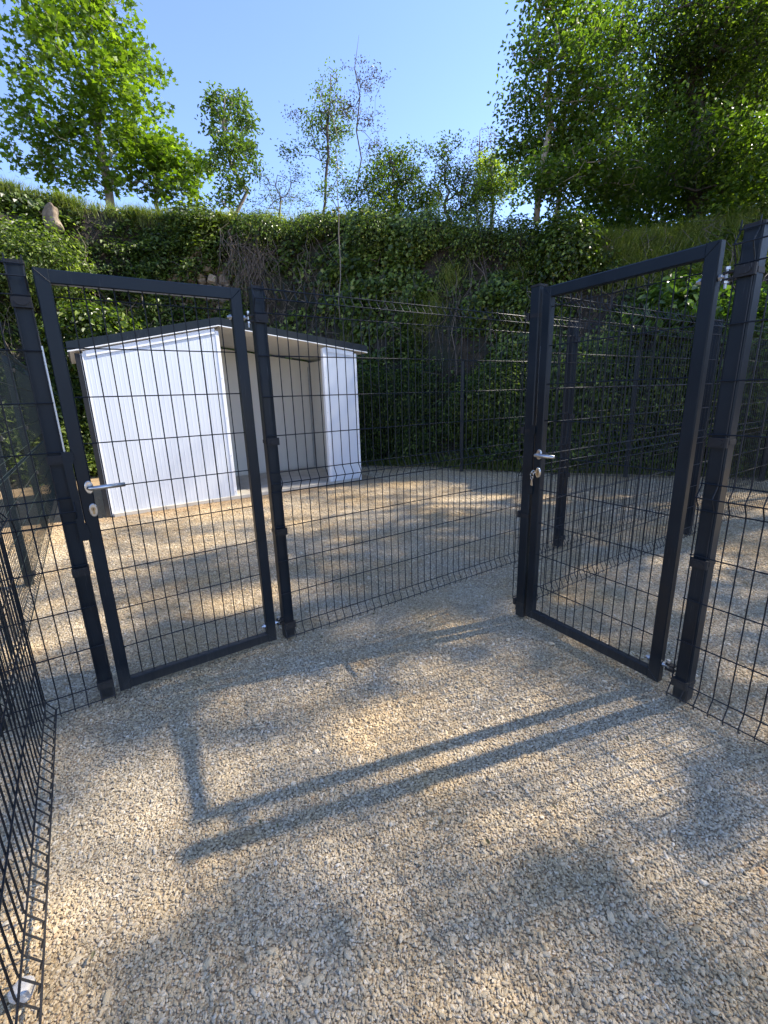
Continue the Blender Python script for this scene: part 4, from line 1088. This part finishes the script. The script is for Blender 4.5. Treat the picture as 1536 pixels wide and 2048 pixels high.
# ------------------------------------------------------------------ shed
def shed():
    vf, vb, uL, uR, pk = 4.15, 5.95, -.77, 2.985, .87
    zL, zP, zR, zt = 1.985, 2.335, 2.075, .06
    root = empty('garden_shed', W((uL + uR) / 2, (vf + vb) / 2), 'white metal-clad open-fronted shed with dark pitched roof in the left pen', 'shed')
    def roof_z(u): return zL + (zP - zL) * (u - uL) / (pk - uL) if u < pk else zP + (zR - zP) * (u - pk) / (uR - pk)
    def clad(u0, u1, v0, outward, name, mat, ribs=True, zb=.0):
        """ribbed front sheet between u0 and u1"""
        mb = MB(); n = int(round((u1 - u0) / .05)); prof = []
        for i in range(n):
            a = u0 + (u1 - u0) * i / n; w_ = (u1 - u0) / n
            for fx, dz in ((0, 0), (.42, .0), (.5, .0009), (.62, .0009), (.70, 0)):
                prof.append((a + w_ * fx, dz))
        prof.append((u1, 0))
        lo = [W(x, v0 - dz, zb) for x, dz in prof]; hi = [W(x, v0 - dz, roof_z(x) - .01) for x, dz in prof]; k = len(prof)
        mb.add(lo + hi, [(i, i + 1, i + 1 + k, i + k) for i in range(k - 1)])
        lo = [W(x, v0 + .04, zb) for x in (u0, u1)]; hi = [W(x, v0 + .04, roof_z(x) - .01) for x in (u0, u1)]
        mb.add(lo + hi, [(1, 0, 2, 3)])
        return mb.build(name, mat, root)
    clad(uL + .07, .62, vf, -1, 'front_panel', WHITE); clad(.635, pk - .045, vf, -1, 'front_panel', WHITE)
    clad(2.40 + .03, uR - .05, vf, -1, 'front_panel', WHITE)
    def cornerbox(u, w, z, name, mat, v0=vf, dv=.055, dz0=0.0, off=.006):
        mb = MB(); mb.box(W(u, v0 + dv / 2 - off, (z + dz0) / 2), v3(U) * w / 2, v3(V) * dv / 2, EZ * (z - dz0) / 2, .003); return mb.build(name, mat, root)
    cornerbox(uL + .013, .052, roof_z(uL) - .02, 'corner_post', BLACK)
    cornerbox(uL + .055, .03, roof_z(uL) - .02, 'corner_trim', TRIM)
    cornerbox(pk - .022, .046, zP - .05, 'door_trim', TRIM, dv=.075); cornerbox(2.415, .046, roof_z(2.41) - .03, 'door_trim', TRIM, dv=.075)
    cornerbox(uR - .024, .05, zR - .03, 'corner_trim', TRIM)
    # side walls and back wall
    for u_, z_ in ((uL + .02, zL), (uR - .02, zR)):
        mb = MB(); mb.box(W(u_, (vf + vb) / 2 + .03, z_ / 2 - .02), v3(U) * .02, v3(V) * ((vb - vf) / 2 - .03), EZ * (z_ / 2 - .02)); mb.build('side_wall', CREAM if u_ < 0 else CREAM, root)
    # back wall panels with joints
    js = np.linspace(uL + .05, uR - .045, 5)
    for a, b in zip(js[:-1], js[1:]):
        pl = [W(x, vb - .05, z) for x, z in ((a + .003, .03), (b - .003, .03), (b - .003, roof_z(b) - .03))]
        if a < pk < b: pl.append(W(pk, vb - .05, zP - .03))
        pl.append(W(a + .003, vb - .05, roof_z(a) - .03))
        mb = MB(); mb.prism(pl, v3(V) * .04); mb.build('back_panel', CREAM, root)
    mb = MB(); mb.tube([W(uR - .06, vb - .075, .06), W(uR - .06, vb - .075, roof_z(uR) - .12)], .016, 8); mb.build('corner_pole', GALV, root)
    # roof halves with dark edge and a thin white drip line
    of, ob = .032, .10
    for (ua, za, ub_, zb_) in ((uL - .075, roof_z(uL) - .016, pk, zP), (pk, zP, uR + .20, roof_z(uR) - .022)):
        sl = np.array([W(ub_, 0, zb_) - W(ua, 0, za)])[0]; nrm_ = np.cross(v3(V), sl); nrm_ /= np.linalg.norm(nrm_); nrm_ *= np.sign(nrm_[2])
        quad = [W(ua, vf - of, za), W(ub_, vf - of, zb_), W(ub_, vb + ob, zb_), W(ua, vb + ob, za)]
        mb = MB(); mb.prism([q + EZ * .022 for q in quad], EZ * .095); rp = mb.build('roof', ANTH, root)
        mb = MB(); mb.prism([q + EZ * .004 for q in [W(ua + .02, vf - of + .012, za), W(ub_, vf - of + .012, zb_), W(ub_, vb, zb_), W(ua + .02, vb, za)]], EZ * .016); mb.build('ceiling_panel', CREAM, rp)
        mb = MB(); e0 = W(ua, vf - of - .004, za + .008); e1 = W(ub_, vf - of - .004, zb_ + .008)
        mb.prism([e0, e1, e1 + EZ * .011, e0 + EZ * .011], v3(V) * .010); mb.build('roof_edge', TRIM, rp)
    # gusset strips under the roof edge
    for a, b in ((uL + .1, pk - .05), (2.45, uR - .06)):
        mb = MB(); mb.prism([W(a, vf - .008, roof_z(a) - .075), W(b, vf - .008, roof_z(b) - .075), W(b, vf - .008, roof_z(b) - .012), W(a, vf - .008, roof_z(a) - .012)], v3(V) * -.006); mb.build('cornice_strip', TRIM, root)
    # screw heads on the trims
    for u_ in (uL + .055, pk - .022, 2.415, uR - .024):
        for z_ in (.10, .62, 1.15, 1.68):
            mb = MB(); q = W(u_, vf - .0065, z_); mb.tube([q, q - v3(V) * .003], .006, 6); mb.build('screw', GALV, root)
    # floor slabs
    fl = empty('floor', W(1.1, 5.05)); fl.parent = root; fl.location = Vector(W(1.1, 5.05)) - root.location
    bpy.context.view_layer.update()
    nx_, ny_ = 6, 3
    for i in range(nx_):
        for j in range(ny_):
            a = (uR - uL - .14) / nx_; b = (vb - vf - .02) / ny_
            mb = MB(); mb.box(W(uL + .07 + a * (i + .5), vf - .06 + b * (j + .5), .018), v3(U) * (a / 2 - .004), v3(V) * (b / 2 - .004), EZ * .022, .003); mb.build('slab', TILE, fl)
shed()
